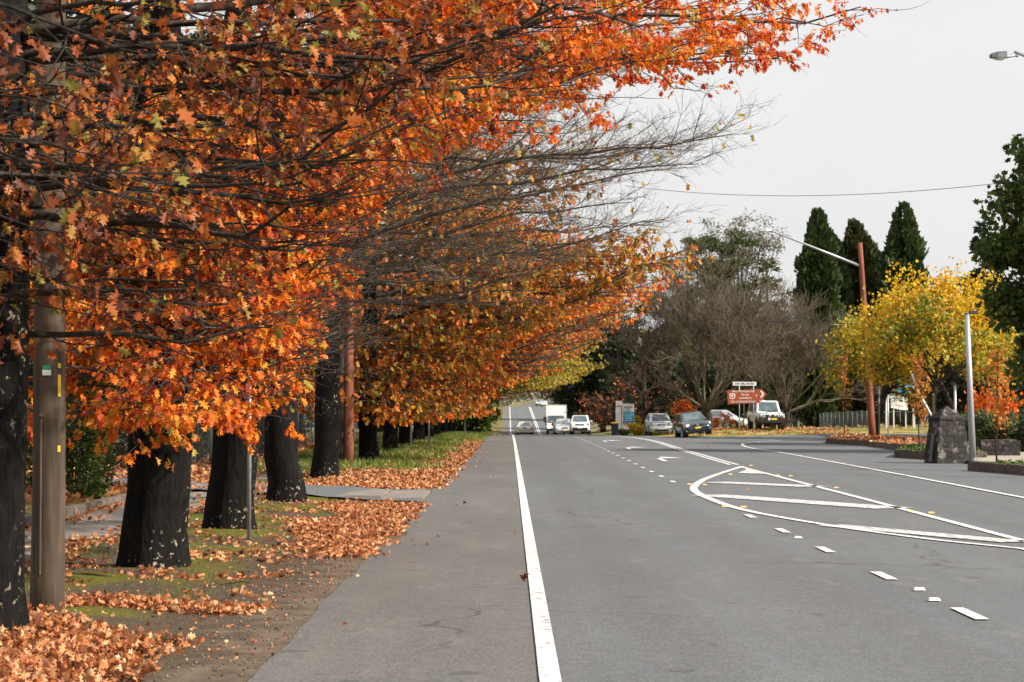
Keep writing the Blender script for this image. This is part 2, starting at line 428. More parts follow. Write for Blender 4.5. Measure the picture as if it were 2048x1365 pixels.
def brick_mat():
    t = NT('red_brick')
    b = t.n("TexBrick"); t.l(t.mapping(t.n("TexCoord").outputs['Object'], (1, 1, 1)), b.inputs['Vector'])
    mp = t.n("Mapping"); mp.inputs['Rotation'].default_value = (math.radians(90), 0, 0); t.l(t.objc(), mp.inputs['Vector']); t.l(mp.outputs['Vector'], b.inputs['Vector'])
    b.inputs['Color1'].default_value = (.36, .14, .085, 1); b.inputs['Color2'].default_value = (.26, .10, .065, 1); b.inputs['Mortar'].default_value = (.34, .28, .23, 1)
    b.inputs['Scale'].default_value = 1.0; b.inputs['Brick Width'].default_value = .24; b.inputs['Row Height'].default_value = .09; b.inputs['Mortar Size'].default_value = .008
    return t.done(t.princ(b.outputs['Color'], .9))
M['brick'] = brick_mat()
def stonework_mat():
    t = NT('old_stonework')
    mp = t.n("Mapping"); mp.inputs['Rotation'].default_value = (math.radians(90), 0, 0); t.l(t.objc(), mp.inputs['Vector'])
    b = t.n("TexBrick"); t.l(mp.outputs['Vector'], b.inputs['Vector'])
    b.inputs['Color1'].default_value = (.05, .045, .042, 1); b.inputs['Color2'].default_value = (.034, .031, .030, 1); b.inputs['Mortar'].default_value = (.026, .025, .025, 1)
    b.inputs['Scale'].default_value = 1.0; b.inputs['Brick Width'].default_value = .42; b.inputs['Row Height'].default_value = .17; b.inputs['Mortar Size'].default_value = .014
    f = t.noise(t.objc(), 3.5, 6, .65)
    col = t.mix(t.range(f, .52, .68), b.outputs['Color'], (.21, .19, .165))
    g = t.noise(t.objc(), 14, 4)
    return t.done(t.princ(col, .95, spec=.2, normal=t.bump(t.math('ADD', g, t.math('MULTIPLY', b.outputs['Fac'], -.6)), .8, .04)))
M['stonework'] = stonework_mat()

def asphalt_mat(name, warm_left=True):
    t = NT(name)
    p = t.pos(); sep = t.n("SeparateXYZ"); t.l(p, sep.inputs[0]); X = sep.outputs['X']; Y = sep.outputs['Y']
    fine = t.noise(p, 70, 3, .7)
    mid = t.noise(p, 6, 4, .6)
    big = t.noise(t.mapping(p, (1, .25, 1)), .7, 4, .6)
    streak = t.noise(t.mapping(p, (1, .02, 1)), 2.2, 3, .6)
    lane = t.ramp(big, [(.3, (.067, .083, .099)), (.7, (.130, .152, .172))])
    wob = t.math('MULTIPLY', t.math('SUBTRACT', t.noise(p, .8, 3), .5), .35)
    xs = t.math('ADD', X, wob)
    if warm_left:
        sh = t.ramp(big, [(.3, (.080, .073, .068)), (.7, (.158, .144, .132))])
        lane = t.mix(t.range(xs, .10, .45), sh, lane)
        far_lane = t.ramp(streak, [(.35, (.066, .081, .101)), (.65, (.112, .130, .152))])
        lane = t.mix(t.range(xs, 6.4, 7.2), lane, far_lane)
    for cx in (1.15, 2.85, 7.4, 9.0):                      # worn wheel tracks
        g = t.range(t.math('ABSOLUTE', t.math('SUBTRACT', xs, cx)), .10, .55, 1.0, 0.0)
        lane = t.mix(t.math('MULTIPLY', g, t.range(streak, .25, .6, .20, .62)), lane, (.064, .073, .084))
    col = t.mix(t.math('MULTIPLY', t.range(streak, .42, .60), .42), lane, (.082, .088, .095))
    col = t.mix(t.range(fine, .35, .70), t.mix(.6, col, (.045, .045, .045)), t.mix(.32, col, (.36, .36, .35)))
    col = t.mix(t.math('MULTIPLY', t.range(mid, .52, .72), .30), col, (.20, .195, .185))
    vo = t.n("TexVoronoi", feature='DISTANCE_TO_EDGE'); vo.inputs['Scale'].default_value = .16
    wv = t.n("Vector" + "Math", operation='ADD'); t.l(p, wv.inputs[0])
    nz = t.n("TexNoise"); nz.inputs['Scale'].default_value = 1.1; t.l(p, nz.inputs['Vector']); t.l(nz.outputs['Color'], wv.inputs[1]); t.l(wv.outputs[0], vo.inputs['Vector'])
    cr = t.math('SUBTRACT', 1.0, t.range(vo.outputs['Distance'], .001, .006))
    cr = t.math('MULTIPLY', cr, t.range(t.noise(p, .22, 2), .45, .55))
    col = t.mix(t.math('MULTIPLY', cr, .75), col, (.05, .048, .045))
    spot = t.noise(p, 2.3, 2, .5)
    col = t.mix(t.math('MULTIPLY', t.range(spot, .66, .72), .45), col, (.045, .045, .046))     # old oil spots
    dust = t.noise(t.mapping(p, (1, .35, 1)), 1.7, 5, .7)
    col = t.mix(t.math('MULTIPLY', t.range(dust, .56, .70), .35), col, (.21, .195, .175))   # pale dust
    rough = t.range(fine, .3, .7, .75, .95)
    return t.done(t.princ(col, rough, spec=.35, normal=t.bump(fine, .35, .01)))
M['asphalt'] = asphalt_mat('road_asphalt')
M['asphalt_plain'] = asphalt_mat('side_asphalt', False)
def marking_mat(name, wear_lo, wear_hi, tone=.74):
    t = NT(name)
    p = t.pos()
    f = t.noise(p, 9, 6, .7); g = t.noise(p, .8, 2)
    w = t.math('ADD', t.range(f, wear_lo, wear_hi), t.math('MULTIPLY', t.range(g, .6, .75), .0), clamp=True)
    col = t.mix(w, (tone, tone, tone * .985), (.20, .195, .19))
    return t.done(t.princ(col, .7, spec=.3))
M['mark'] = marking_mat('road_paint', .50, .66, .66)
M['mark_worn'] = marking_mat('worn_road_paint', .42, .66, .58)
def ground_mat():
    t = NT('ground_cover')
    p = t.pos(); sep = t.n("SeparateXYZ"); t.l(p, sep.inputs[0]); X = sep.outputs['X']; Y = sep.outputs['Y']
    fine = t.noise(p, 34, 4, .7); mid = t.noise(p, 2.6, 5, .65); big = t.noise(p, .55, 3, .6)
    wob = t.math('MULTIPLY', t.math('SUBTRACT', mid, .5), 1.4)
    xs = t.math('ADD', X, wob)
    grit = t.noise(p, 90, 2, .8)
    dirt = t.mix(t.range(grit, .58, .68), t.ramp(fine, [(.3, (.030, .022, .015)), (.52, (.080, .058, .040)), (.72, (.16, .12, .085))]), (.20, .16, .12))
    gravel = t.mix(t.range(grit, .60, .70), t.ramp(mid, [(.3, (.075, .055, .040)), (.7, (.19, .145, .105))]), (.25, .20, .155))
    moss = t.ramp(fine, [(.3, (.045, .050, .012)), (.7, (.17, .17, .022))])
    grass = t.ramp(mid, [(.3, (.06, .08, .018)), (.55, (.11, .13, .026)), (.75, (.22, .19, .06))])
    straw = t.ramp(mid, [(.3, (.16, .15, .045)), (.5, (.36, .27, .09)), (.72, (.44, .32, .13))])
    near = t.mix(t.math('MULTIPLY', t.range(big, .43, .54), t.range(xs, -2.7, -3.3)), dirt, moss)
    near = t.mix(t.range(xs, -2.5, -1.75), near, gravel)
    verge = t.mix(t.range(t.math('ADD', Y, t.math('MULTIPLY', wob, 6)), 50, 60), near, grass)
    yard = t.mix(t.range(mid, .38, .56), t.ramp(fine, [(.3, (.14, .055, .03)), (.7, (.36, .17, .085))]), grass)
    left = t.mix(t.range(xs, -6.2, -7.0), verge, yard)
    bank = t.mix(t.range(big, .42, .62), straw, grass)
    col = t.mix(t.range(X, 4, 6), left, bank)
    tan = t.ramp(mid, [(.3, (.15, .14, .06)), (.7, (.27, .225, .11))])
    col = t.mix(t.range(Y, 225, 260), col, tan)
    return t.done(t.princ(col, .95, spec=.15, normal=t.bump(t.math('ADD', fine, mid), .6, .03)))
M['ground'] = ground_mat()

# ------------------------------------------------------------------ the setting: ground, road, markings, paths
def grid_sheet(name, xs_of_y, ys, z_off, m, kind='structure'):
    mb = MB()
    rows = [xs_of_y(y) for y in ys]; k = len(rows[0])
    X = np.array(rows); Y = np.repeat(np.array(ys, float)[:, None], k, 1)
    V = np.stack([X, Y, ground_z(X, Y) + z_off], -1).reshape(-1, 3)
    i = np.arange(len(ys) - 1)[:, None] * k; j = np.arange(k - 1)[None]
    mb.add(V, np.stack([i + j, i + j + 1, i + k + j + 1, i + k + j], -1).reshape(-1, 4))
    o = mb.build(name, m, smooth=True)
    o['kind'] = kind
    return o
def arange(a, b, s): return list(np.arange(a, b + 1e-6, s))
gx = np.array([-900, -500, -300, -200, -140, -100, -75, -55, -42, -32, -26] + arange(-22, -8, 1) + arange(-7.6, -1.6, .3) + arange(-1.3, 8.5, 1.4) + arange(9, 26, .5) +
              [27, 29, 32, 36, 42, 50, 60, 75, 100, 140, 200, 300, 500, 900])
gy = [-60, -30, -10] + arange(0, 60, 1) + arange(62, 130, 2) + arange(132, 280, 2) + arange(285, 500, 5) + arange(510, 1000, 15) + [1050, 1150, 1300]
grid_sheet('ground', lambda y: gx, gy, 0.0, M['ground'])

_e = random.Random(4)
def edge_left(Y):
    base = np.interp(Y, [-60, 60, 90, 140, 180, 230, 1400], [-1.62, -1.62, -1.5, -1.45, -1.2, -.85, -.85])
    w = .02 * math.sin(Y * .9) + .012 * math.sin(Y * 2.9 + 1) + .006 * math.sin(Y * 7.1)
    if 26.0 < Y < 31.5: w += .22 * math.sin((Y - 26.0) / 5.5 * math.pi) ** 2
    if 55 < Y < 110: w += .18 * math.sin(Y * .35) ** 2
    return base * (1 if Y < 400 else 1) + w + (road_xc(Y) - 3.5 if Y > 200 else 0)
def edge_right(Y):
    x = float(np.interp(Y, [-60, 50, 58, 66, 76, 84, 92, 105, 118, 128, 136, 146, 160, 200, 240, 1400],
                        [13.2, 13.2, 13.5, 14.0, 15.0, 16.1, 16.7, 17.2, 17.3, 15.5, 10.4, 9.7, 9.2, 8.6, 7.4, 7.4]))
    return x + (road_xc(Y) - 3.5 if Y > 200 else 0)
ry = arange(-40, 60, .5) + arange(61, 280, 1) + arange(285, 500, 5) + arange(510, 900, 10)
grid_sheet('road', lambda y: np.linspace(edge_left(y), edge_right(y), 26), ry, 0.008, M['asphalt'])
sy0 = lambda x: float(np.interp(x, [14, 17.2, 20, 30, 80], [116, 119.3, 120.5, 122, 124]))
sy1 = lambda x: float(np.interp(x, [14, 17, 20, 30, 80], [132, 133, 134.5, 136.5, 139]))
mb = MB(); sx_ = np.array(arange(13.2, 24, .4) + arange(25, 80, 1)); k = 9
X = np.repeat(sx_[:, None], k, 1); Y = np.array([np.linspace(sy0(x), sy1(x), k) for x in sx_])
V = np.stack([X, Y, ground_z(X, Y) + .018], -1).reshape(-1, 3)
i = np.arange(len(sx_) - 1)[:, None] * k; j = np.arange(k - 1)[None]
mb.add(V, np.stack([i + j, i + k + j, i + k + j + 1, i + j + 1], -1).reshape(-1, 4))
structure(mb.build('side_road', M['asphalt_plain'], smooth=True))

# painted lines -------------------------------------------------------------
def strip(mb, pts, w, z=.020, mi=0, step=1.5, jag=0.0):
    P = [np.array(p[:2], float) for p in pts]
    out = [P[0]]
    for a, b in zip(P[:-1], P[1:]):
        n = max(1, int(np.linalg.norm(b - a) / step))
        out += [a + (b - a) * q / n for q in range(1, n + 1)]
    P = np.array(out); T = np.gradient(P, axis=0); T /= np.linalg.norm(T, axis=1)[:, None] + 1e-9
    N = np.stack([-T[:, 1], T[:, 0]], -1)
    wd = np.full(len(P), w) if np.isscalar(w) else np.interp(np.linspace(0, 1, len(P)), np.linspace(0, 1, len(w)), w)
    A, B = P + N * wd[:, None] / 2, P - N * wd[:, None] / 2
    V = np.concatenate([np.c_[A, ground_z(A[:, 0], A[:, 1]) + z], np.c_[B, ground_z(B[:, 0], B[:, 1]) + z]])
    n = len(P); i = np.arange(n - 1)
    mb.add(V, np.stack([i, n + i, n + i + 1, i + 1], -1), mi)
def spline(pts, n=12):
    P = np.array([p[:2] for p in pts], float)
    P = np.vstack([2 * P[0] - P[1], P, 2 * P[-1] - P[-2]])
    out = []
    for i in range(1, len(P) - 2):
        for t in np.linspace(0, 1, n, endpoint=False):
            p0, p1, p2, p3 = P[i - 1:i + 3]
            out.append(.5 * ((2 * p1) + (-p0 + p2) * t + (2 * p0 - 5 * p1 + 4 * p2 - p3) * t * t + (-p0 + 3 * p1 - 3 * p2 + p3) * t ** 3))
    out.append(P[-2]); return out
mb = MB()
strip(mb, [(.25, -20), (.25, 20), (.25, 60), (.24, 110), (.18, 180), (.10, 230), (.04, 300), (-.05, 365), (-.25, 480)], .135)
structure(mb.build('edge_line', M['mark']))
mb = MB()
k = 0
for y in np.arange(13.1 - 12, 182, 4.0):
    if 35.5 < y < 46: continue
    x = float(np.interp(y, [0, 20, 48, 110, 180], [3.78, 3.76, 3.76, 4.05, 4.5]))
    strip(mb, [(x, y), (x + .004, y + 1.0)], .115, .020)
structure(mb.build('lane_line', M['mark']))
mb = MB()
cen = spline([(6.45, 8), G(2048, 1085)[:2], (6.62, 40), G(1482, 935)[:2], (7.15, 90), (7.62, 112), (7.6, 132), (6.7, 152), (5.3, 172), (4.1, 192), (3.62, 212), (3.5, 245), (3.44, 300), (3.36, 365), (3.1, 480)])
near = [p for p in cen if p[1] < 63.5]; far = [p for p in cen if p[1] >= 62.5]
strip(mb, near, .14)
strip(mb, [p + np.array([-.11, 0]) for p in far], .12); strip(mb, [p + np.array([.11, 0]) for p in far], .12)
structure(mb.build('centre_line', M['mark']))
mb = MB()
isl = spline([G(2048, 1101), G(1850, 1080), G(1650, 1052), G(1500, 1025), G(1430, 1004), G(1389, 983), G(1396, 968), G(1425, 954), G(1484, 934.5)], 10)
isl = [np.array([6.35, 20.5])] + isl
strip(mb, isl, [.12, .13, .14, .15, .16, .17, .17, .16, .15], .0205)
structure(mb.build('island_outline', M['mark']))
mb = MB()
for (a, b, w) in [((1428, 966), (1632, 975), .85), ((1415, 992), (1790, 1019), .80), ((1660, 1053), (2035, 1087), .48)]:
    strip(mb, [G(*a), G(*b)], w, .0200)
mb.add([(*G(1498, 938)[:2], .0202), (*G(1476, 948)[:2], .0202), (*G(1536, 950)[:2], .0202)], [[0, 1, 2]])
structure(mb.build('island_hatching', M['mark_worn']))
mb = MB()
rl = spline([(9.2, 5), (9.45, 25), G(2048, 998), G(1870, 964), G(1700, 932), G(1570, 908), G(1500, 897), G(1484, 889.5), G(1505, 885.5), (13.6, 113), (15.2, 117), (19, 120), (26, 121.6), (40, 123)], 8)
strip(mb, rl, .13, .0245)
strip(mb, [(8.9, 140), (9.6, 134), (11.0, 130.5), (13.0, 129)], .13, .0245)
structure(mb.build('corner_line', M['mark']))
mb = MB()
def arrow(px0, px1, py, hook):
    """a painted right-turn arrow seen almost edge on; built at its real size on the turn lane"""
    x, y, _ = G((px0 + px1) / 2, py)
    x0 = G(px0, py)[0]; x1 = G(px1, py)[0]
    L = 5.5
    strip(mb, [(x0 + .35, y - L * .55), (x0 + .38, y + L * .12)], .16, .0201)
    strip(mb, [(x0 + .38, y + L * .12), (x0 + .75, y + L * .35), (x1 - .75, y + L * .38)], [.16, .3, .34], .0202)
    hx, hy = x1 - .75, y + L * .38
    mb.add([(hx, hy - 1.2, .0203 + gz(hx, hy)), (x1, hy + .1, .0203 + gz(hx, hy)), (hx, hy + 1.3, .0203 + gz(hx, hy))], [[0, 1, 2]])
arrow(1298, 1376, 919.5, 1); arrow(1238, 1302, 897.5, 1); arrow(1194, 1250, 882.5, 1)
structure(mb.build('turn_arrow', M['mark']))

# footpath, driveway, paving ------------------------------------------------
def path_sheet(name, left, right, z, m):
    """ribbon between two matching polylines, lying on the ground"""
    L = np.array(left, float); R = np.array(right, float); mb = MB(); k = 5
    pts = []
    for a, b, c, d in zip(L[:-1], L[1:], R[:-1], R[1:]):
        for q in np.linspace(0, 1, 6, endpoint=False): pts.append((a + (b - a) * q, c + (d - c) * q))
    pts.append((L[-1], R[-1]))
    P = np.array([[l + (r - l) * s for s in np.linspace(0, 1, k)] for l, r in pts])
    V = np.concatenate([P, (ground_z(P[..., 0], P[..., 1]) + z)[..., None]], -1).reshape(-1, 3)
    i = np.arange(len(pts) - 1)[:, None] * k; j = np.arange(k - 1)[None]
    mb.add(V, np.stack([i + j, i + j + 1, i + k + j + 1, i + k + j], -1).reshape(-1, 4))
    return structure(mb.build(name, m, smooth=True))
M['path'] = mat('worn_footpath', (.23, .20, .175), (.145, .125, .11), 2.2, .9, bump=.3)
path_sheet('footpath', [(-6.35, 5), (-6.35, 20), (-6.4, 34), (-6.6, 60), (-7, 110)], [(-5.05, 5), (-5.05, 20), (-5.1, 34), (-5.3, 60), (-5.7, 110)], .03, M['path'])
path_sheet('driveway', [(-13, 43.5), (-6.5, 41.6), (-3.4, 39.3), (-1.66, 38.6)], [(-13, 47.2), (-6.5, 45.2), (-3.4, 44.0), (-1.70, 44.2)], .042, M['asphalt_plain'])
mb = MB()
mb.slab([(-3.35, 39.9), (-2.40, 39.9), (-2.40, 43.2), (-3.35, 43.2)], 0.0, .085); mb.slab([(-2.36, 39.6), (-1.62, 39.9), (-1.62, 43.6), (-2.36, 43.1)], -.02, .050)
structure(mb.build('driveway_slab', M['concrete']))
path_sheet('side_footpath', [(19.5, 139.5), (21.2, 150), (23.2, 170), (25.2, 200)], [(21.3, 139.5), (22.6, 150), (24.5, 170), (26.4, 200)], .03, M['concrete'])
pv = [(13.45, 40), (13.55, 50), (13.8, 58), (14.3, 66), (15.25, 76), (16.35, 84), (16.95, 92), (17.45, 105), (17.6, 117.5), (20, 119.5), (30, 121), (70, 123), (70, 40)]
mb = MB(); mb.slab(pv, -.05, .105); structure(mb.build('pavement', M['paver']))
mb = MB()
kp = [np.array(p) for p in pv[:10]]
for a, b in zip(kp[:-1], kp[1:]):
    d = (b - a); L = np.linalg.norm(d); n = max(1, int(L / 1.2)); ang = math.atan2(d[1], d[0])
    for q in range(n):
        c = a + d * (q + .5) / n
        mb.box((c[0] - .07, c[1], .035), (L / n - .012, .15, .19), ang, bevel=.015)
structure(mb.build('kerb', M['concrete_edge']))

# ------------------------------------------------------------------ leaves and trees
def outline(half):
    right = [(x, y) for x, y in half]
    left = [(-x, y) for x, y in half[::-1] if x > 1e-6]
    return np.array(right + left, float)
LEAF_OAK = outline([(0, 0), (.05, .14), (.27, .20), (.11, .33), (.40, .50), (.13, .60), (.29, .80), (.08, .82), (0, 1.0)])
LEAF_LOBED = outline([(0, 0), (.34, .32), (.13, .46), (.30, .76), (0, 1.0)])
LEAF_MAPLE = outline([(0, 0), (.48, .18), (.30, .42), (.42, .68), (.14, .66), (0, 1.0)])
LEAF_OVAL = outline([(0, 0), (.26, .3), (.22, .7), (0, 1.0)])
LEAF_DIAMOND = outline([(0, 0), (.30, .5), (0, 1.0)])
LEAF_SPRAY = outline([(0, 0), (.16, .35), (0, 1.0)])
def unit(v): return v / (np.linalg.norm(v, axis=-1, keepdims=True) + 1e-9)
def add_leaves(mb, P, D, S, rng, tmpl, curl=.5, normal=None, mi=0):
    N = len(P)
    if N == 0: return
    D = unit(D); R = rng.normal(size=(N, 3)) if normal is None else normal
    U = unit(np.cross(D, R)); Wn = np.cross(U, D)
    t = np.asarray(tmpl); k = len(t)
    c = (rng.random(N) - .35) * 2 * curl
    w = c[:, None] * (1.6 * t[None, :, 0] ** 2 - .55 * (t[None, :, 1] - .5) ** 2)
    V = P[:, None] + S[:, None, None] * (t[None, :, 0, None] * U[:, None] + t[None, :, 1, None] * D[:, None] + w[..., None] * Wn[:, None])
    mb.add(V.reshape(-1, 3), np.arange(N * k).reshape(N, k), mi)

ENV_X = np.array([-14, -3, 0, 1.2, 1.9, 3.0, 4.4, 6.5, 9, 13.])
ENV_Z = np.array([2.4, 2.0, 1.9, 1.75, 2.5, 3.9, 5.1, 6.1, 6.6, 7.4])
OAK_PROF = ([0, .10, .22, .45, .65, .85, 1.0], [.85, .98, 1.06, .80, .58, .42, .3])
def oak(seed, env=None, nlow=0, low_az=(-2.6, .5), low_len=(2.6, 5.0), prof=None, el_scale=1.0, nroad=0, road_h=(3.4, 6.2), road_len=(7, 10.5), nlimb=30, lean=0.0, leafy=1.0, tmpl=LEAF_OAK, size=.155, sec_gap=.42, twig_gap=.23, per_twig=6, env_add=0.0, reach=10.5, height=13.5, r0=.34, bare=False,
        leaf_fn=None, low=2.3, flare=1.0, zmax_leaf=99, twig_sides=3, droop=1.0):
    """trunk with long level limbs sweeping over the road (+x); meshes for trunk, branches, crown"""
    rng = np.random.default_rng(seed)
    EX, EZ = (ENV_X, ENV_Z) if env is None else (np.array([p[0] for p in env], float), np.array([p[1] for p in env], float))
    zf = lambda x: np.interp(x, EX, EZ) + env_add
    tz = np.array([-.15, .0, .12, .35, .8, 1.6, 2.6, 4, 6, 8.5, 11, height])
    tr = r0 * np.array([1.25 * flare, 1.17, 1.10, 1.04, 1.0, .99, .98, .86, .66, .48, .32, .10])
    wob = np.cumsum(rng.normal(0, .018, (len(tz), 2)), 0); wob[:4] = 0
    P = np.c_[wob[:, 0] + lean * tz / 10, wob[:, 1], tz]
    tmb = MB(); k = 18
    a = np.arange(k) * 2 * math.pi / k
    ph = rng.random(5) * 6.28
    rings = []
    for (x, y, z), r in zip(P, tr):
        fl = max(0, 1 - z / .9)
        m = 1 + .05 * np.sin(3 * a + ph[0] + z) + .035 * np.sin(7 * a + ph[1] + z * 2) + fl * .16 * np.maximum(0, np.sin(5 * a + ph[2])) ** 2
        rings.append(np.c_[x + r * m * np.cos(a), y + r * m * np.sin(a), np.full(k, z)])
    tmb.loft(rings)
    bmb = MB(); cmb = MB()
    secB, secD, secL = [], [], []
    golden = 2.39996
    limb_pts = []
    for i in range(nlimb + nlow + nroad):
        h = low + (height - .8 - low) * (i / nlimb) ** 1.1 + rng.uniform(-.2, .2)
        az = i * golden + rng.normal(0, .25)
        if i % 3 == 0: az = rng.normal(0, .55)             # extra limbs out over the road
        side = max(0, math.cos(az))
        pf = np.interp((h - low) / (height - low), *(prof or OAK_PROF))
        L = reach * (.50 + .5 * side) * pf * rng.uniform(.82, 1.12)
        el = math.radians(np.interp(h, [2, 4, 8, height], [-2, 6, 22, 55]) * el_scale + rng.normal(0, 6))
        if i >= nlimb:                                     # short low boughs hung with leaves
            h = low + rng.uniform(-.1, 2.2); az = rng.uniform(*low_az); L = rng.uniform(*low_len); el = math.radians(rng.uniform(-4, 16))
        road = i >= nlimb + nlow
        if road:                                           # level boughs carried far out over the lanes
            h = rng.uniform(*road_h); az = rng.normal(0, .5); L = rng.uniform(*road_len); el = math.radians(rng.uniform(2, 14))
        n = 12; st = L / (n - 1)
        p = np.array([np.interp(h, tz, P[:, 0]), np.interp(h, tz, P[:, 1]), h]); pts = [p]
        for q in range(1, n):
            az += rng.normal(0, .15)
            e = el * (1 - .75 * q / n) + rng.normal(0, .09) - (.14 * droop * math.sin(q / n * math.pi) if h < 6 else .05)
            p = p + st * np.array([math.cos(az) * math.cos(e), math.sin(az) * math.cos(e), math.sin(e)])
            f = zf(p[0]) + .25
            if p[2] < f - .55 and q > 3 and not road: break
            if p[2] < f: p = p.copy(); p[2] += min(st * .38, (f - p[2]) * .8)
            pts.append(p)
        pts = np.array(pts); L = st * (len(pts) - 1)
        if len(pts) < n:                                   # resample a bough that ended early at the clearance height
            u = np.linspace(0, len(pts) - 1, n); pts = np.stack([np.interp(u, np.arange(len(pts)), pts[:, k3]) for k3 in range(3)], -1)
        limb_pts.append(pts)
        rb = (.014 + .0064 * L) * (1 if not bare else 1.05) * rng.uniform(.85, 1.15)
        bmb.tube(pts, np.linspace(rb, .010, n), 6, cap=False)
        m = max(4, int(L / sec_gap))
        for s in range(m):
            t = .14 + .86 * (s + rng.random() * .6) / m
            fi = min(t * (n - 1), n - 1.001); i0 = int(fi); base = pts[i0] + (pts[i0 + 1] - pts[i0]) * (fi - i0)
            d = unit(pts[i0 + 1] - pts[i0])
            sg = 1 if s % 2 else -1
            ang = sg * math.radians(rng.uniform(28, 62))
            ca, sa = math.cos(ang), math.sin(ang)
            d2 = np.array([d[0] * ca - d[1] * sa, d[0] * sa + d[1] * ca, d[2] * .6 + rng.normal(.06, .16)])
            secB.append(base); secD.append(unit(d2)); secL.append((.30 * L * (1 - t) + .75 + .05 * L) * rng.uniform(.6, 1.2))
    B = np.array(secB); D = np.array(secD); L = np.array(secL); ns = len(B); n = 6
    SP = np.zeros((ns, n, 3)); SP[:, 0] = B; d = D.copy()
    for q in range(1, n):
        d = unit(d + rng.normal(0, .13, (ns, 3)) + np.array([0, 0, -.03 if not bare else .03]))
        SP[:, q] = SP[:, q - 1] + d * (L / (n - 1))[:, None]
        f = np.minimum(zf(SP[:, q, 0]), B[:, 2] - .05); SP[:, q, 2] = np.maximum(SP[:, q, 2], f)
    bmb.tubes(SP, np.linspace(1, .28, n)[None] * (.005 + .005 * L)[:, None], 4 if twig_sides > 3 else 3)
    # twigs
    cnt = np.maximum(2, (L / twig_gap).astype(int))
    idx = np.repeat(np.arange(ns), cnt); nt = len(idx)
    tt = rng.uniform(.12, 1.0, nt) * (n - 1) * .999; i0 = tt.astype(int)
    b0 = SP[idx, i0]; dd = SP[idx, i0 + 1] - b0; base = b0 + dd * (tt - i0)[:, None]; dd = unit(dd)
    ang = np.radians(rng.uniform(20, 60, nt)) * rng.choice([-1, 1], nt); ca, sa = np.cos(ang), np.sin(ang)
    d2 = unit(np.stack([dd[:, 0] * ca - dd[:, 1] * sa, dd[:, 0] * sa + dd[:, 1] * ca, dd[:, 2] + rng.normal(.04, .25, nt)], -1))
    tl = rng.uniform(.25, .75, nt) * (1.25 if bare else 1.0)
    m = 4
    TP = np.zeros((nt, m, 3)); TP[:, 0] = base; d = d2.copy()
    for q in range(1, m):
        d = unit(d + rng.normal(0, .18, (nt, 3)) + np.array([0, 0, .03]))
        TP[:, q] = TP[:, q - 1] + d * (tl / (m - 1))[:, None]
    bmb.tubes(TP, np.array([1, .8, .6, .3])[None] * np.full((nt, 1), (.0050 if bare else .0046)), 3)
    if bare:
        c2 = 3; idx2 = np.repeat(np.arange(nt), c2); n2 = len(idx2)
        s = rng.integers(0, m - 1, n2); bb = TP[idx2, s] + (TP[idx2, s + 1] - TP[idx2, s]) * rng.random((n2, 1))
        dd = unit(TP[idx2, s + 1] - TP[idx2, s]) + rng.normal(0, .45, (n2, 3)); dd = unit(dd)
        ln = rng.uniform(.12, .42, n2)[:, None]
        Q = np.stack([bb, bb + dd * ln * .5, bb + unit(dd + rng.normal(0, .2, (n2, 3))) * ln], 1)
        bmb.tubes(Q, np.array([1, .8, .4])[None] * np.full((n2, 1), .0036), 3)
    # leaves
    li = np.repeat(np.arange(nt), per_twig); nl = len(li)
    s = np.minimum(rng.beta(2.8, 1.0, nl) * (m - 1), m - 1.001); i0 = s.astype(int)
    p0 = TP[li, i0]; ax = TP[li, i0 + 1] - p0; pos = p0 + ax * (s - i0)[:, None] + rng.normal(0, .03, (nl, 3))
    hang = rng.uniform(.3, 1.7, nl)
    dirv = unit(ax) * .7 + rng.normal(0, .45, (nl, 3)) + np.stack([np.zeros(nl), np.zeros(nl), -hang], -1)
    keep = rng.random(nl) < leafy
    clump = np.sin(pos[:, 0] * 1.3 + seed) * np.sin(pos[:, 1] * 1.1 + seed * 2) * np.sin(pos[:, 2] * 1.7)
    keep &= rng.random(nl) < (.72 + .9 * clump)
    keep &= (pos[:, 2] < zmax_leaf) & (pos[:, 2] > zf(pos[:, 0]) - .12)
    if leaf_fn is not None: keep &= rng.random(nl) < leaf_fn(pos)
    pos, dirv = pos[keep], dirv[keep]
    add_leaves(cmb, pos, dirv, size * rng.uniform(.55, 1.25, len(pos)), rng, tmpl, .9)
    return tmb, bmb, cmb, len(pos)

OAK_GROUP = 'oaks lining the left side of the road'
NLEAF = [0]
def plant_oak(label, x, y, leaf, rz=0.0, bark='branch_bark', **kw):
    t, b, c, nl = oak(**kw); NLEAF[0] += nl
    r = thing('oak_tree', label, 'tree', (x, y, gz(x, y)), rz, OAK_GROUP)
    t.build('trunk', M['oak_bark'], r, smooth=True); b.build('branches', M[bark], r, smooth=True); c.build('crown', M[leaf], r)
    return r
# near oaks: leaves with their lobes; each env lists the clearance height of the boughs against the distance out over the road
E0 = [(-14, 2.2), (0, 1.7), (1.2, 1.6), (1.8, 1.9), (2.3, 2.6), (2.8, 3.4), (4, 4.4), (6, 5.4), (9, 6.5)]
E1 = [(-14, 2.2), (0, 1.35), (1.2, 1.15), (1.5, 1.9), (1.75, 2.8), (1.9, 3.5), (2.6, 4.3), (3.7, 5.1), (5, 5.8), (9, 6.8)]
E2 = [(-14, 2.2), (0, 1.8), (.8, 1.7), (1.1, 2.4), (1.3, 3.4), (1.45, 4.2), (2.3, 5.2), (3.8, 6.2), (7.7, 6.5), (8.8, 7.0), (11, 8)]
E3 = [(-14, 2.4), (-.7, 2.2), (.4, 3.4), (.8, 4.7), (2.3, 6.3), (4.2, 7.6), (9, 9.6)]
E4 = [(-14, 3.5), (-1, 3.0), (.8, 3.2), (4, 4.7), (7.7, 5.8), (10.6, 6.9), (13, 8)]
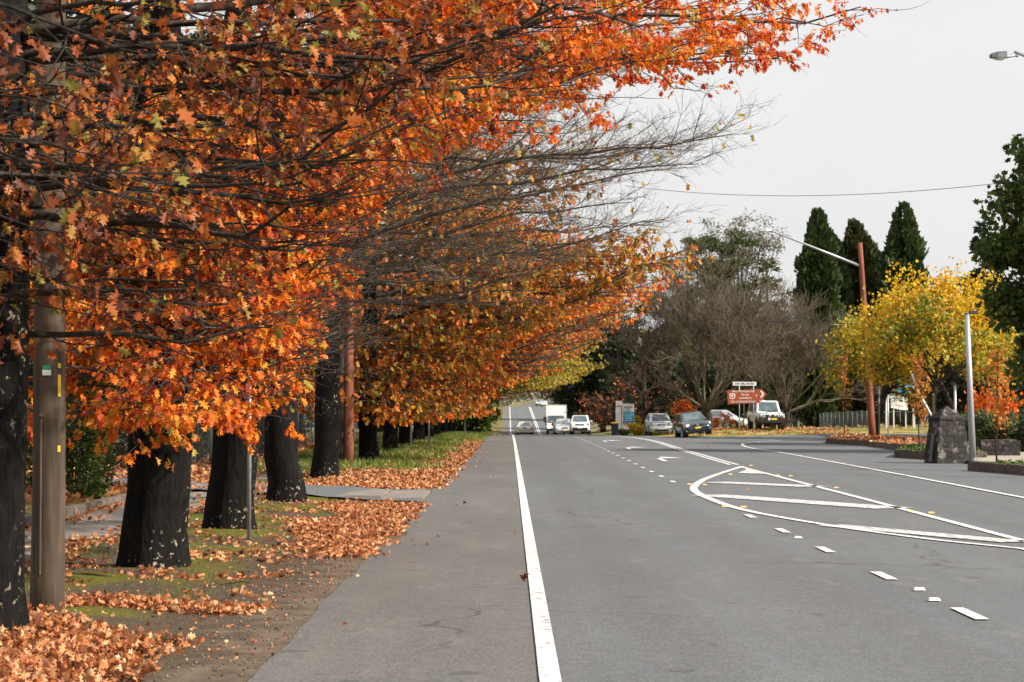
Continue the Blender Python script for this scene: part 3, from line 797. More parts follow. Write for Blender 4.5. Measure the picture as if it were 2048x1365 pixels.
EF = [(-14, 1.6), (0, 1.1), (2.2, 1.2), (3.0, 2.4), (4.2, 3.7), (6, 4.7), (8.5, 5.5), (10.5, 6.1), (13, 7)]
LEFT_THIN = lambda p: np.where(p[:, 0] < -.6, .10, 1.0) * np.where((p[:, 0] < .5) & (p[:, 2] > 3.4), .30, 1.0)
plant_oak('oak overhanging the camera with blurred leaves at the top left corner', -3.9, 6.6, 'oak_shaded', bark='dark_bark', seed=3, nlimb=11, leafy=.16, reach=7.5, zmax_leaf=7, env=E0, size=.11, nlow=12, low_az=(.2, 1.7), low=2.4)  # two nearest oaks: dark branch bark also stands in for crown shade
plant_oak('black oak trunk cut by the left edge of the photo, before the timber pole', -3.74, 15.0, 'oak_shaded', bark='dark_bark', seed=11, nlimb=13, leafy=.9, per_twig=11, reach=7.2, zmax_leaf=8, r0=.31, env=E0, size=.10, nlow=30, low_len=(2, 4.2),
          leaf_fn=lambda p: np.where(p[:, 2] < 3.0, .75, np.where(np.abs(p[:, 0]) < .75, .8, np.clip(.08 + .34 * p[:, 0], .05, .8))))
plant_oak('thick black oak trunk with pale lichen spots right beside the timber pole', -3.69, 22.3, 'oak_orange', seed=23, nlimb=52, leafy=.95, reach=8.2, zmax_leaf=10, r0=.325, low=2.0, env=E1, size=.095, nlow=60, per_twig=21, low_az=(-2.3, .5), low_len=(2.6, 5.6), leaf_fn=LEFT_THIN)
plant_oak('oak whose black trunk stands directly behind the thin galvanised sign post', -3.79, 29.1, 'oak_red', seed=31, nlimb=56, leafy=.95, leaf_fn=LEFT_THIN, reach=9.3, zmax_leaf=12, r0=.31, env=E2, size=.095, nlow=44, nroad=7, road_h=(5.4, 6.8), road_len=(6, 9), per_twig=22)
plant_oak('oak with black trunk flared at the base just before the asphalt driveway', -4.0, 38.3, 'oak_orange', seed=47, nlimb=50, leafy=.95, reach=6.6, zmax_leaf=13, r0=.30, size=.105, env=E3, nlow=28, per_twig=19,
          leaf_fn=lambda p: np.where((p[:, 0] > 4.6) & (p[:, 2] < 8.3), .06, 1.0) * np.where(p[:, 0] < -.8, .35, 1.0))
plant_oak('nearly leafless oak with bare grey twigs reaching far over the road', -4.37, 50.6, 'oak_amber', bark='bare_bark', seed=53, nlimb=46, leafy=.03, reach=9.2, height=14, r0=.30, sec_gap=.32, twig_gap=.19,
          bare=True, tmpl=LEAF_LOBED, env=E4, low=4.4, droop=.4, nlow=3, low_az=(-1.5, .8), low_len=(4, 7), el_scale=.85, prof=([0, .1, .3, .55, .75, .9, 1], [.8, .95, 1.1, 1.08, .9, .6, .3]))
# middle and far oaks
FARP = ([0, .12, .3, .42, .55, .7, 1], [.80, 1.0, 1.14, 1.0, .66, .45, .3])
def far_proto(label, x, y, leaf, seed, **kw):
    return plant_oak(label, x, y, leaf, seed=seed, tmpl=LEAF_LOBED, env=EF, prof=FARP, **kw)
m1 = far_proto('oak with dull orange and olive crown right behind the red stained pole', -4.28, 65, 'oak_olive', 61, nlimb=50, leafy=.95, reach=8.9, env_add=.2, size=.19, per_twig=5, sec_gap=.48, twig_gap=.26, height=13, r0=.28, low=1.8, nlow=26, nroad=12, low_az=(-2.2, .9))
m2 = far_proto('oak with orange leaves hanging low over the grass verge', -4.35, 78, 'oak_orange', 67, nlimb=50, leafy=.95, reach=9.1, env_add=.2, size=.20, per_twig=5, sec_gap=.48, twig_gap=.27, height=13, r0=.27, low=1.6, nlow=26, nroad=12, low_az=(-2.2, .9))
f1 = plant_oak('smaller far oak with golden crown near the start of the leaf tunnel', -4.4, 141, 'oak_amber', seed=71, nlimb=46, leafy=.95, reach=9.2, size=.27, per_twig=4, sec_gap=.58, twig_gap=.32, height=13, prof=FARP,
               r0=.27, tmpl=LEAF_DIAMOND, env=EF, env_add=.3, low=2.2, nlow=10, nroad=18)
f2 = plant_oak('yellow green oak where the leaf tunnel begins, just before the ivy green tree', -4.6, 168, 'oak_yellow', seed=77, nlimb=46, leafy=.95, reach=10.2, size=.28, per_twig=4, sec_gap=.58, twig_gap=.32, height=12.5, prof=FARP,
               r0=.27, tmpl=LEAF_DIAMOND, env=[(-14, 1.8), (0, 1.2), (2.0, 1.7), (3.2, 3.7), (5, 4.7), (8.5, 5.0), (10.5, 5.1), (13, 5.6)], low=2.2, nlow=14, nroad=24, road_h=(3.4, 6.4), road_len=(9, 12.5))
FAR = [(m1, 90.5, 'oak_olive', .3, 1.0, 'oak with olive and orange crown left of the thin dark verge post'),
       (m2, 103, 'oak_orange', -.25, 1.0, 'oak with bright orange crown right behind the thin verge post'),
       (m1, 115.5, 'oak_amber', -.35, 1.02, 'amber oak just beyond the thin dark verge post'),
       (m2, 128, 'oak_orange', .4, 1.04, 'orange oak in the far row where the grass verge narrows'),
       (f1, 155, 'oak_orange', .35, 1.02, 'far orange oak reaching over the lane towards the dark conifers'),
       (f2, 187, 'oak_yellow', -.12, .98, 'far yellow green oak arching over the beige car'),
       (f2, 206, 'oak_yellow', .2, 1.0, 'second yellow green oak of the arch over the beige car'),
       (f2, 226, 'oak_yellow', -.15, 1.02, 'last clearly yellow oak of the leaf tunnel'),
       (f2, 250, 'oak_amber', .5, 1.0, 'distant oak at the end of the leaf tunnel, above the grassy roadside')
       ]
for proto, y, leaf, rz, s, lab in FAR:
    x = -4.4 - (.8 if y > 180 else 0) - (1.2 if y > 220 else 0)
    dup(proto, lab, (x, y, gz(x, y)), rz, s, OAK_GROUP, {'crown': M[leaf]})

# --- other trees
def grow(rng, base, d, L, r, depth, segs, out, spread, up, ratio=.72, nb=(2, 4), minr=.006):
    """recursive branching; collects (points, radii) into out"""
    n = segs; pts = [base]; p = base; dd = d
    for q in range(n):
        dd = unit(dd + rng.normal(0, .11, 3) + np.array([0, 0, up]))
        p = p + dd * L / n; pts.append(p)
    r1 = max(minr, r * .62)
    out.append((np.array(pts), np.linspace(r, r1, n + 1), depth))
    if depth <= 0: return
    kids = rng.integers(nb[0], nb[1] + 1)
    for q in range(kids):
        t = rng.uniform(.45, 1.0) if q else 1.0
        fi = min(t * n, n - .001); i0 = int(fi); b = pts[i0] + (pts[i0 + 1] - pts[i0]) * (fi - i0)
        rv = rng.normal(size=3); side = unit(np.cross(dd, rv))
        a = math.radians(rng.uniform(.5, 1.0) * spread)
        nd = unit(dd * math.cos(a) + side * math.sin(a))
        grow(rng, b, nd, L * ratio * rng.uniform(.75, 1.15), r1 * (.95 if q == 0 else .75), depth - 1, segs, out, spread, up, ratio, nb, minr)
def twiggy_tree(name, label, x, y, seed, trunk_h, r0, nmain, L0, depth, spread, up, elev, bark, leaf=None, leaf_n=0, leaf_size=.2, tmpl=LEAF_MAPLE, rz=0.0, ratio=.74, group=None, cat='tree', hang=.4,
                jitter=.15, minr=.008, nb=(2, 4), leaf_depth=1, lean=(0, 0), bias=(0, 0), thick=.5, zmin_leaf=-1, trunk_bark=None):
    rng = np.random.default_rng(seed)
    root = thing(name, label, cat, (x, y, gz(x, y)), rz, group)
    t = MB()
    top = np.array([lean[0] * trunk_h, lean[1] * trunk_h, trunk_h])
    tz = np.linspace(-.1, 1, 7)
    tp = np.c_[top[0] * tz + rng.normal(0, .02 * r0 * 5, 7), top[1] * tz, trunk_h * tz]; tp[0, 2] = -.12
    t.tube(tp, r0 * np.array([1.4, 1.12, 1, .97, .95, .92, .9]), 12)
    t.build('trunk', M[trunk_bark or bark], root, smooth=True)
    out = []
    for i in range(nmain):
        az = i * 2.39996 + rng.normal(0, .2); el = math.radians(rng.uniform(*elev))
        b = tp[-1] * 1.0 - np.array([0, 0, rng.uniform(0, .25) * trunk_h])
        grow(rng, b, unit(np.array([math.cos(az) * math.cos(el) + bias[0], math.sin(az) * math.cos(el) + bias[1], math.sin(el)])), L0 * rng.uniform(.85, 1.15), r0 * thick, depth, 4, out, spread, up, ratio, nb, minr)
    b = MB()
    for k, sides in ((99, 6), (1, 3)):
        grp = [o for o in out if (o[2] > 1) == (k == 99)]
        if grp: b.tubes(np.array([o[0] for o in grp]), np.array([o[1] for o in grp]), sides if k == 99 else 3)
    b.build('branches', M[bark], root, smooth=True)
    if leaf:
        tips = [o[0] for o in out if o[2] <= leaf_depth]
        P = np.array(tips); nt = len(P)
        li = rng.integers(0, nt, leaf_n); s = np.minimum(rng.beta(1.6, 1.0, leaf_n) * 4, 3.999); i0 = s.astype(int)
        pos = P[li, i0] + (P[li, i0 + 1] - P[li, i0]) * (s - i0)[:, None] + rng.normal(0, jitter, (leaf_n, 3))
        d = unit(P[li, i0 + 1] - P[li, i0]) * .4 + rng.normal(0, .5, (leaf_n, 3)) - np.array([0, 0, hang])
        gap = np.sin(pos[:, 0] * 1.5 + seed) * np.sin(pos[:, 1] * 1.4 + seed * 2) * np.sin(pos[:, 2] * 1.6 + seed * 3)
        ok = (rng.random(leaf_n) < .72 + .9 * gap) & (pos[:, 2] > zmin_leaf + .5 * np.sin(pos[:, 0] * 1.7)); pos, d = pos[ok], d[ok]; leaf_n = len(pos)
        c = MB(); add_leaves(c, pos, d, leaf_size * rng.uniform(.6, 1.25, leaf_n), rng, tmpl)
        c.build('crown', M[leaf], root)
    return root
def clump_tree(name, label, x, y, seed, trunk_h, r0, c, rad, nclump, per, clump_r, size, leaf, bark='dark_bark', tmpl=LEAF_OVAL, flat=.7, group=None, cat='tree', up=.25, low_cut=None, parts=('trunk', 'crown')):
    """trunk, limbs out to every clump, clumps of leaves spread through the crown's volume"""
    rng = np.random.default_rng(seed)
    root = thing(name, label, cat, (x, y, gz(x, y)), 0, group)
    C = np.array(c, float); R = np.array(rad, float)
    v = unit(rng.normal(size=(nclump, 3))) * (rng.random((nclump, 1)) ** .42)
    cl = C + v * R
    if low_cut is not None: cl[:, 2] = np.maximum(cl[:, 2], low_cut + rng.random(nclump) * .6)
    t = MB()
    t.tube([(0, 0, -.12), (0, 0, .15), (.02, 0, trunk_h * .5), (C[0] * .3, C[1] * .3, trunk_h)], [r0 * 1.4, r0 * 1.1, r0, r0 * .85], 10)
    b0 = np.array([C[0] * .3, C[1] * .3, trunk_h])
    for p in cl[::2]:
        mid = b0 * .5 + p * .5 + np.array([0, 0, -.12 * np.linalg.norm(p - b0)])
        t.tube([b0 * .97, mid, p], [r0 * .34, r0 * .2, .015], 5, cap=False)
    t.build(parts[0], M[bark], root, smooth=True)
    n = nclump * per; idx = np.repeat(np.arange(nclump), per)
    cr = clump_r * rng.uniform(.6, 1.3, nclump)
    off = unit(rng.normal(size=(n, 3))) * (rng.random((n, 1)) ** .5) * cr[idx][:, None] * np.array([1, 1, flat])
    pos = cl[idx] + off
    if low_cut is not None: pos[:, 2] = np.maximum(pos[:, 2], .02 + rng.random(n) * low_cut)
    d = off * 1.2 / clump_r + rng.normal(0, .5, (n, 3)) + np.array([0, 0, up])
    cm = MB(); add_leaves(cm, pos, d, size * rng.uniform(.6, 1.3, n), rng, tmpl)
    cm.build(parts[1], M[leaf], root)
    return root
def cypress(label, x, y, seed, H, R, leaf, group, n=15000, ridges=7):
    rng = np.random.default_rng(seed)
    root = thing('cypress_tree', label, 'tree', (x, y, gz(x, y)), 0, group)
    t = MB(); t.tube([(0, 0, -.1), (0, 0, H * .5), (0, 0, H * .95)], [.3, .2, .03], 8); t.build('trunk', M['dark_bark'], root, smooth=True)
    u = rng.random(n) ** .8; a = rng.random(n) * 6.283
    tops = rng.uniform(.80, 1.0, ridges); tops[0] = tops[2] = 1.0; ta = np.arange(ridges) / ridges * 6.283 + rng.uniform(-.3, .3, ridges)
    k = np.argmin(np.abs(((a[:, None] - ta[None] + math.pi) % 6.283) - math.pi), 1)
    h = u * H * tops[k]
    prof = np.sin(np.clip(u, .0, 1) * math.pi * .5 + .0); body = R * (1 - u ** 8) * (.62 + .38 * np.clip(u * 5, 0, 1)) + .12
    dist = np.abs(((a - ta[k] + math.pi) % 6.283) - math.pi)
    r = body * (1.0 - .20 * dist * ridges / 3.14) * np.sqrt(rng.uniform(.12, 1.12, n)) * np.where(rng.random(n) < .12, rng.uniform(1.0, 1.3, n), 1) * (1 + .10 * np.sin(h * 2.3 + k))
    pos = np.c_[r * np.cos(a), r * np.sin(a), h + .05]
    d = np.c_[np.cos(a) * .45, np.sin(a) * .45, np.ones(n)] + rng.normal(0, .28, (n, 3))
    nr = np.c_[np.cos(a), np.sin(a), np.zeros(n)] + rng.normal(0, .5, (n, 3))
    c = MB(); add_leaves(c, pos, d, rng.uniform(.35, .75, n), rng, LEAF_DIAMOND, .3, normal=np.cross(d, nr))
    c.build('crown', M[leaf], root)
    return root
def conifer(name, label, x, y, seed, H, R, leaf, n_br, per, size, group=None, droop=.25, base=.08, bark='dark_bark', power=.9, gaps=.25):
    rng = np.random.default_rng(seed)
    root = thing(name, label, 'tree', (x, y, gz(x, y)), 0, group)
    t = MB(); t.tube([(0, 0, -.1), (0, 0, H * .5), (0, 0, H * .98)], [.02 * H + .06, .012 * H + .03, .02], 8)
    u = np.sort(base + (1 - base) * rng.random(n_br)); az = np.arange(n_br) * 2.39996 + rng.normal(0, .3, n_br)
    L = R * (1 - u) ** power * rng.uniform(1 - gaps * 1.6, 1.15, n_br) + .25
    s = np.linspace(0, 1, 5)
    P = np.zeros((n_br, 5, 3))
    P[:, :, 0] = np.cos(az)[:, None] * L[:, None] * s; P[:, :, 1] = np.sin(az)[:, None] * L[:, None] * s
    P[:, :, 2] = (u * H)[:, None] + L[:, None] * (.15 * s - droop * s ** 2 + .08 * s ** 4)
    t.tubes(P, np.linspace(1, .2, 5)[None] * (.015 + .008 * L)[:, None], 4)
    t.build('trunk', M[bark], root, smooth=True)
    cnt = np.maximum(8, (per * L / R).astype(int)); idx = np.repeat(np.arange(n_br), cnt); n = len(idx)
    q = np.minimum(rng.random(n) ** .7 * 4, 3.999); i0 = q.astype(int)
    pos = P[idx, i0] + (P[idx, i0 + 1] - P[idx, i0]) * (q - i0)[:, None]
    wd = (.10 + .20 * L)[idx][:, None] * (1.1 - q / 5)[:, None]
    pos += rng.normal(0, 1, (n, 3)) * wd * np.array([.8, .8, .22])
    d = np.c_[np.cos(az)[idx], np.sin(az)[idx], np.full(n, .05)] + rng.normal(0, .55, (n, 3))
    c = MB(); add_leaves(c, pos, d, size * rng.uniform(.6, 1.3, n), rng, LEAF_SPRAY if size < .5 else LEAF_DIAMOND, .3, normal=np.c_[rng.normal(0, .5, (n, 2)), np.ones(n)])
    c.build('crown', M[leaf], root)
    return root
def X_at(px, d): return (px - 1020) / F_PX * d

# right side, near to far
clump_tree('plane_tree', 'tall dark green leafy tree cut by the right edge of the photo', 21.8, 82, 5, 3.2, .30, (0, 0, 7.9), (3.3, 3.2, 5.9), 200, 230, .80, .24, 'green_leaf', tmpl=LEAF_MAPLE, flat=.8, up=-.2)
twiggy_tree('maple_tree', 'yellow maple with golden top behind the leaning grey lamp post', X_at(1943, 103), 103, 8, 3.2, .13, 9, 1.75, 4, 40, .035, (14, 75), 'dark_bark', 'maple_yellow', 22000, .17, lean=(-.5, 0), ratio=.82, jitter=.30, bias=(-.35, 0), thick=.42, zmin_leaf=3.1)
twiggy_tree('maple_tree', 'green and yellow maple right behind the red timber lamp pole', X_at(1746, 124), 124, 9, 3.2, .2, 9, 1.85, 4, 42, .02, (2, 70), 'dark_bark', 'maple_green', 26000, .19, lean=(.25, 0), bias=(.42, 0), ratio=.84, jitter=.32, thick=.3, zmin_leaf=2.6)
twiggy_tree('maple_tree', 'green and orange maple filling the gap between the two yellow maples', X_at(1850, 100), 99, 10, 3.2, .12, 8, 1.65, 4, 42, .02, (4, 66), 'dark_bark', 'maple_green', 12000, .17, lean=(.1, 0), ratio=.80, jitter=.3, thick=.3, zmin_leaf=3.4)
twiggy_tree('bare_tree', 'wide leafless tree behind the navy hatchback with dense grey brown twigs', X_at(1413, 150), 150, 12, 1.5, .40, 16, 3.0, 6, 34, .06, (14, 76), 'grey_twig', ratio=.80, nb=(2, 4), minr=.011, thick=.26, trunk_bark='dark_bark')
twiggy_tree('bare_tree', 'second leafless tree behind the white ute, just right of the brown sign', X_at(1572, 158), 158, 13, 1.5, .36, 15, 2.75, 6, 34, .07, (16, 78), 'grey_twig', ratio=.80, nb=(2, 4), minr=.011, thick=.26, trunk_bark='dark_bark')
CY = 'cypress columns on the skyline'
cypress('narrow green cypress column, leftmost of the skyline group', X_at(1634, 172), 172, 21, 17.2, 1.5, 'cypress_leaf', CY)
cypress('broad bronze green cypress between the two sharper columns', X_at(1706, 176), 176, 22, 16.6, 2.35, 'cypress_brown', CY, 19000, 9)
cypress('short cypress leaning against the leftmost green column', X_at(1663, 174), 174, 24, 15.2, 1.4, 'cypress_leaf', CY)
cypress('tallest pointed cypress column beside the yellow maple crown', X_at(1805, 172), 172, 23, 17.6, 1.75, 'cypress_leaf', CY)
cypress('low bronze cypress filling the gap right of the broad cypress', X_at(1748, 180), 180, 25, 14.2, 1.8, 'cypress_brown', CY, 7000)
conifer('cedar_tree', 'blue green cedar with separate level boughs behind the yellow maple', X_at(1968, 225), 225, 31, 21.0, 5.4, 'cedar_leaf', 90, 150, .7, gaps=.28)
clump_tree('pine_tree', 'open crowned pine with green pads of needles above the bare tree', X_at(1432, 240), 240, 32, 11, .3, (0, 0, 17.4), (5.2, 4, 5.4), 52, 280, 1.25, .42, 'pine_leaf', tmpl=LEAF_SPRAY, flat=.45, up=.9)
clump_tree('pine_tree', 'lower pine at the right tips of the orange oaks, left of the open pine', X_at(1352, 240), 240, 33, 7, .3, (0, 0, 11.6), (4.6, 4, 5.2), 50, 260, 1.2, .42, 'pine_leaf', tmpl=LEAF_SPRAY, flat=.5, up=.7)
clump_tree('gum_tree', 'sparse olive brown eucalypt rising behind the open crowned pine', X_at(1475, 258), 258, 34, 10, .35, (0, 0, 20.6), (6.4, 4, 5.2), 90, 80, 1.3, .42, 'gum_leaf', tmpl=LEAF_SPRAY, flat=.7, up=-.5)
conifer('fir_tree', 'spreading olive green conifer left of the street lamp head', X_at(1535, 210), 210, 35, 17.0, 5.0, 'pine_leaf', 90, 100, .5, droop=.15, power=.7)
twiggy_tree('beech_tree', 'rust red half bare beech behind the white and blue signs', X_at(1290, 185), 186, 36, 2.0, .3, 9, 1.9, 5, 45, .0, (0, 70), 'dark_bark', 'rust_leaf', 420, .26, ratio=.76, jitter=.35, nb=(2, 3), hang=.1, minr=.012)
twiggy_tree('beech_tree', 'rust red beech with bright orange edge right of the dark conifers', X_at(1243, 190), 192, 37, 1.8, .26, 8, 1.25, 5, 45, .0, (-5, 70), 'dark_bark', 'rust_leaf', 1100, .26, ratio=.76, jitter=.35, nb=(2, 3), hang=.1, minr=.012)
twiggy_tree('orange_sapling', 'bright orange maple sapling in front of the dark trunk, behind the parked hatchbacks', X_at(1372, 158), 158, 38, .5, .06, 7, .75, 3, 40, .03, (15, 80), 'dark_bark', 'fire_leaf', 1500, .24, tmpl=LEAF_LOBED, jitter=.12)
twiggy_tree('orange_sapling', 'red orange sapling beside the half hidden silver car', X_at(1446, 160), 160, 39, .4, .05, 6, .42, 3, 40, .02, (15, 80), 'dark_bark', 'oak_red', 380, .22, tmpl=LEAF_LOBED, jitter=.12)
DK = 'dark conifers right of the far road'
conifer('dark_conifer', 'dark conifer standing directly behind the white box truck', X_at(1168, 250), 250, 41, 15.5, 4.6, 'dark_leaf', 110, 110, .62, DK, power=.7)
conifer('dark_conifer', 'tall dark conifer behind the white off-road car', X_at(1206, 252), 252, 42, 15.5, 4.2, 'dark_leaf', 110, 110, .6, DK, power=.65)
conifer('dark_conifer', 'dark conifer whose green top shows left of the rust red beech', X_at(1252, 240), 240, 43, 13.0, 5.0, 'dark_leaf', 100, 110, .6, DK, power=.65)
conifer('dark_conifer', 'dark conifer showing green patches through the bare twigs', X_at(1315, 195), 195, 44, 9.0, 3.6, 'dark_leaf', 80, 110, .5, DK, power=.6)
conifer('dark_conifer', 'far dark conifer at the right side of the road tunnel', X_at(1150, 300), 300, 45, 17, 5.5, 'dark_leaf', 100, 110, .7, DK, power=.7)
HG = 'dark hedge trees closing the view on the right'
for i, (px, d, h, w, lab) in enumerate([(1640, 186, 6.5, 4.2, 'dark evergreen behind the white ute, left end of the chain link fence'), (1700, 182, 8.5, 4.0, 'dark evergreen below the bronze cypress'),
                                        (1590, 200, 9, 5, 'tall dark evergreen showing between the two leafless trees'), (1790, 190, 9.5, 4.5, 'dark evergreen behind the blue topped school sign'),
                                        (1500, 208, 7.5, 5, 'dark evergreen behind the brown direction sign'), (1860, 205, 9.5, 5, 'dark evergreen behind the low brick wall'),
                                        (1930, 130, 6.8, 3.2, 'dark evergreen behind the lamp post and the stone obelisk'), (2040, 120, 8, 3.4, 'dark evergreen at the right edge, behind the orange sapling'),
                                        (1395, 215, 7.5, 5, 'dark evergreen behind the orange sapling'), (1330, 220, 8.5, 5, 'dark evergreen behind the silver hatchback'), (1985, 170, 8, 4, 'dark evergreen under the blue green cedar'), (1962, 116, 8.5, 2.6, 'dark evergreen between the yellow maple and the tall plane tree')]):
    clump_tree('evergreen_tree', lab, X_at(px, d), d, 50 + i, h * .3, .2, (0, 0, h * .52), (w, w * .7, h * .5), 60, 110, w * .28, .42, 'dark_leaf', tmpl=LEAF_DIAMOND, group=HG, low_cut=.5)
# left side behind the oaks
LG = 'dark trees behind the left footpath'
for i, (x, y, h, w, lab) in enumerate([(-13.5, 50, 8, 3.6, 'dark leafy tree behind the tubular gate'), (-9.6, 24, 9, 3.2, 'dark leafy tree behind the timber pole'), (-15, 64, 15, 5, 'dark leafy tree beyond the leaf covered yard'),
                                       (-11.5, 70, 14, 4.6, 'dark leafy tree behind the chain link fence and the flared oak'), (-12, 88, 17, 5, 'dark leafy tree behind the red stained pole'),
                                       (-13, 108, 19, 5.5, 'dark leafy tree deep behind the orange oaks'), (-13, 132, 20, 5.5, 'dark leafy tree behind the far orange oaks'), (-12, 160, 12, 5.5, 'dark leafy tree behind the golden far oak'),
                                       (-12, 192, 12, 5.5, 'far dark tree left of the leaf tunnel'), (-3.4, 203, 7.2, 2.3, 'ivy green tree at the left foot of the leaf tunnel'), (-3.5, 178, 4.8, 1.8, 'green bushy tree on the verge left of the beige car'),
                                       (-19, 92, 18, 6, 'tall dark tree at the far side of the leaf covered yard'), (-24, 122, 21, 7, 'tallest dark tree behind the left yard'), (-14, 230, 12, 5.5, 'most distant dark tree on the left')]):
    clump_tree('leafy_tree', lab, x, y, 80 + i, h * .25, .2, (0, 0, h * .5), (w, w * .9, h * .5), 70 if h < 13 else 150, 130, w * .28, .34 if y < 60 else .5, 'hedge_leaf' if i in (9, 10) else 'dark_leaf', tmpl=LEAF_OVAL if y < 60 else LEAF_DIAMOND, group=LG, low_cut=.4)
# far wooded hillside: reads as one mass
rng = np.random.default_rng(99)
fw = MB()
for i in range(520):
    y = rng.uniform(375, 900) if i % 4 else rng.uniform(590, 780)
    x = rng.uniform(-45, 75) if i % 2 else rng.uniform(-28, 32)
    off = x - road_xc(y)
    if abs(off) < (5.5 if y > 610 else 8.5) or (y < 470 and abs(off) < 13): continue
    h = rng.uniform(6, 13); n = 160
    c = np.array([x, y, gz(x, y) + h * .55]); o = unit(rng.normal(size=(n, 3))) * (rng.random((n, 1)) ** .4) * np.array([h * .34, h * .34, h * .5])
    o *= (1 + .35 * np.sin(o[:, :1] * 2.2 + i) * np.sin(o[:, 2:] * 1.8))
    add_leaves(fw, c + o, rng.normal(0, 1, (n, 3)) + np.array([0, 0, .4]), rng.uniform(.6, 1.5, n), rng, LEAF_DIAMOND)
    fw.tube([(x, y, c[2] - h * .6), (x, y, c[2])], [.2, .1], 4, mi=1, cap=False)
for i in range(70):                                        # gums closing the view on the inside of the far bend
    y = rng.uniform(615, 790); x = road_xc(y) - rng.uniform(5, 24); h = rng.uniform(4, 11); n = 170
    c = np.array([x, y, gz(x, y) + h * .5]); o = unit(rng.normal(size=(n, 3))) * (rng.random((n, 1)) ** .4) * np.array([h * .34, h * .34, h * .5])
    o *= (1 + .4 * np.sin(o[:, :1] * 2.2 + i) * np.sin(o[:, 2:] * 1.8))
    add_leaves(fw, c + o, rng.normal(0, 1, (n, 3)) + np.array([0, 0, .4]), rng.uniform(.6, 1.4, n), rng, LEAF_DIAMOND)
for i in range(26):                                        # taller gums on the left of the road just past the crest
    y = rng.uniform(440, 570); x = road_xc(y) - rng.uniform(6.5, 20); h = rng.uniform(5, 10); n = 170
    c = np.array([x, y, gz(x, y) + h * .52]); o = unit(rng.normal(size=(n, 3))) * (rng.random((n, 1)) ** .4) * np.array([h * .30, h * .30, h * .5])
    o *= (1 + .4 * np.sin(o[:, :1] * 2.2 + i) * np.sin(o[:, 2:] * 1.8))
    add_leaves(fw, c + o, rng.normal(0, 1, (n, 3)) + np.array([0, 0, .4]), rng.uniform(.5, 1.2, n), rng, LEAF_DIAMOND)
    fw.tube([(x, y, c[2] - h * .6), (x, y, c[2])], [.2, .1], 4, mi=1, cap=False)
for i in range(130):                                        # low scrub just past the crest
    y = rng.uniform(372, 470) if i % 2 else rng.uniform(440, 620); x = road_xc(y) + (-rng.uniform(6.2, 22) if i % 4 else rng.uniform(7, 14)); h = rng.uniform(1.4, 3.6); n = 90
    c = np.array([x, y, gz(x, y) + h * .5]); o = unit(rng.normal(size=(n, 3))) * (rng.random((n, 1)) ** .4) * np.array([h * .6, h * .6, h * .5])
    add_leaves(fw, c + o, rng.normal(0, 1, (n, 3)) + np.array([0, 0, .4]), rng.uniform(.35, .8, n), rng, LEAF_DIAMOND)
o = fw.build('far_woodland', [M['gum_leaf'], M['gum_bark']]); tag(o, 'pale dry eucalypt woodland on the hillside at the end of the road', 'woodland', kind='stuff')

# ------------------------------------------------------------------ left verge: poles, gate, fence, hedge
x, y, _ = G(94, 1238, .06)
r = thing('timber_pole', 'round brown timber power pole between the two nearest black oak trunks', 'power pole', (x, y, gz(x, y)))
mb = MB(); zz = np.linspace(-.2, 10, 24); mb.tube(np.c_[.008 * np.sin(zz * 1.3), 0 * zz, zz], np.interp(zz, [-.2, 0, 1, 10], [.138, .134, .128, .10]) * (1 + .012 * np.sin(zz * 5)), 20)
mb.build('shaft', M['pole_wood'], r, smooth=True)
zt = AT(95, 745, y)[2] - gz(x, y)
mb = MB()
mb.box((.012, -.128, zt + .035), (.062, .008, .034)); mb.box((.012, -.128, zt - .005), (.064, .008, .042), mi=1)
mb.build('pole_tag', [M['tag_green'], M['sign_white']], r)
for z0, z1 in ((zt - .19, zt - .02), (zt + .03, zt + .07), (zt - .62, zt - .57)):
    mb = MB(); mb.box((.100, -.088, (z0 + z1) / 2), (.026, .012, z1 - z0), math.radians(42)); mb.build('yellow_strip', M['tag_yellow'], r)
mb = MB(); mb.tube([(-.03, -.130, zt - .35), (-.03, -.134, 0.3)], .012, 6); mb.ball((-.03, -.138, zt - .34), (.02, .02, .02)); mb.build('cable_conduit', M['pole_wood'], r)
x, y, _ = G(498, 1077, .07)
r = thing('sign_post', 'thin galvanised steel post with its top lost in the orange leaves', 'post', (x, y, gz(x, y)))
mb = MB(); mb.tube([(0, 0, -.1), (0, 0, 2.9)], .026, 10); mb.build('post', M['galv'], r, smooth=True)
mb = MB(); mb.tube([(0, 0, 2.9), (0, 0, 2.93)], [.03, .022], 10); mb.build('cap', M['galv_dull'], r)
x, y, _ = G(697, 938, .0)
r = thing('red_pole', 'red stained timber pole standing in the grass among the black oak trunks', 'power pole', (x, y, gz(x, y)))
mb = MB(); zz = np.linspace(-.2, 9.5, 12); mb.tube(np.c_[0 * zz, 0 * zz, zz], np.interp(zz, [-.2, 9.5], [.15, .11]), 16); mb.build('shaft', M['pole_red'], r, smooth=True)
mb = MB(); mb.tube([(-.23, -.1, -.1), (-.20, -.05, 2.2), (-.15, -.02, 4)], .085, 10); mb.build('stay_timber', M['dark_bark'], r, smooth=True)
for px, py, h, lab in [(858, 905, 1.75, 'thin dark marker post on the grass verge, tallest of the thin posts'), (930, 871, 1.1, 'thin pale marker post where the verge narrows'), (822, 903, 1.2, 'short thin post right beside a dark oak trunk')]:
    x, y, _ = G(px, py)
    x = max(x, -3.9) if px != 822 else x
    r = thing('marker_post', lab, 'post', (x, y, gz(x, y)), group='thin posts on the grass verge')
    mb = MB(); mb.box((0, 0, h / 2 - .05), (.07, .05, h + .1), bevel=.008); mb.build('post', M['galv_dull'], r)
    mb = MB(); mb.box((0, 0, h + .012), (.076, .056, .03), bevel=.006); mb.build('cap', M['galv'], r)

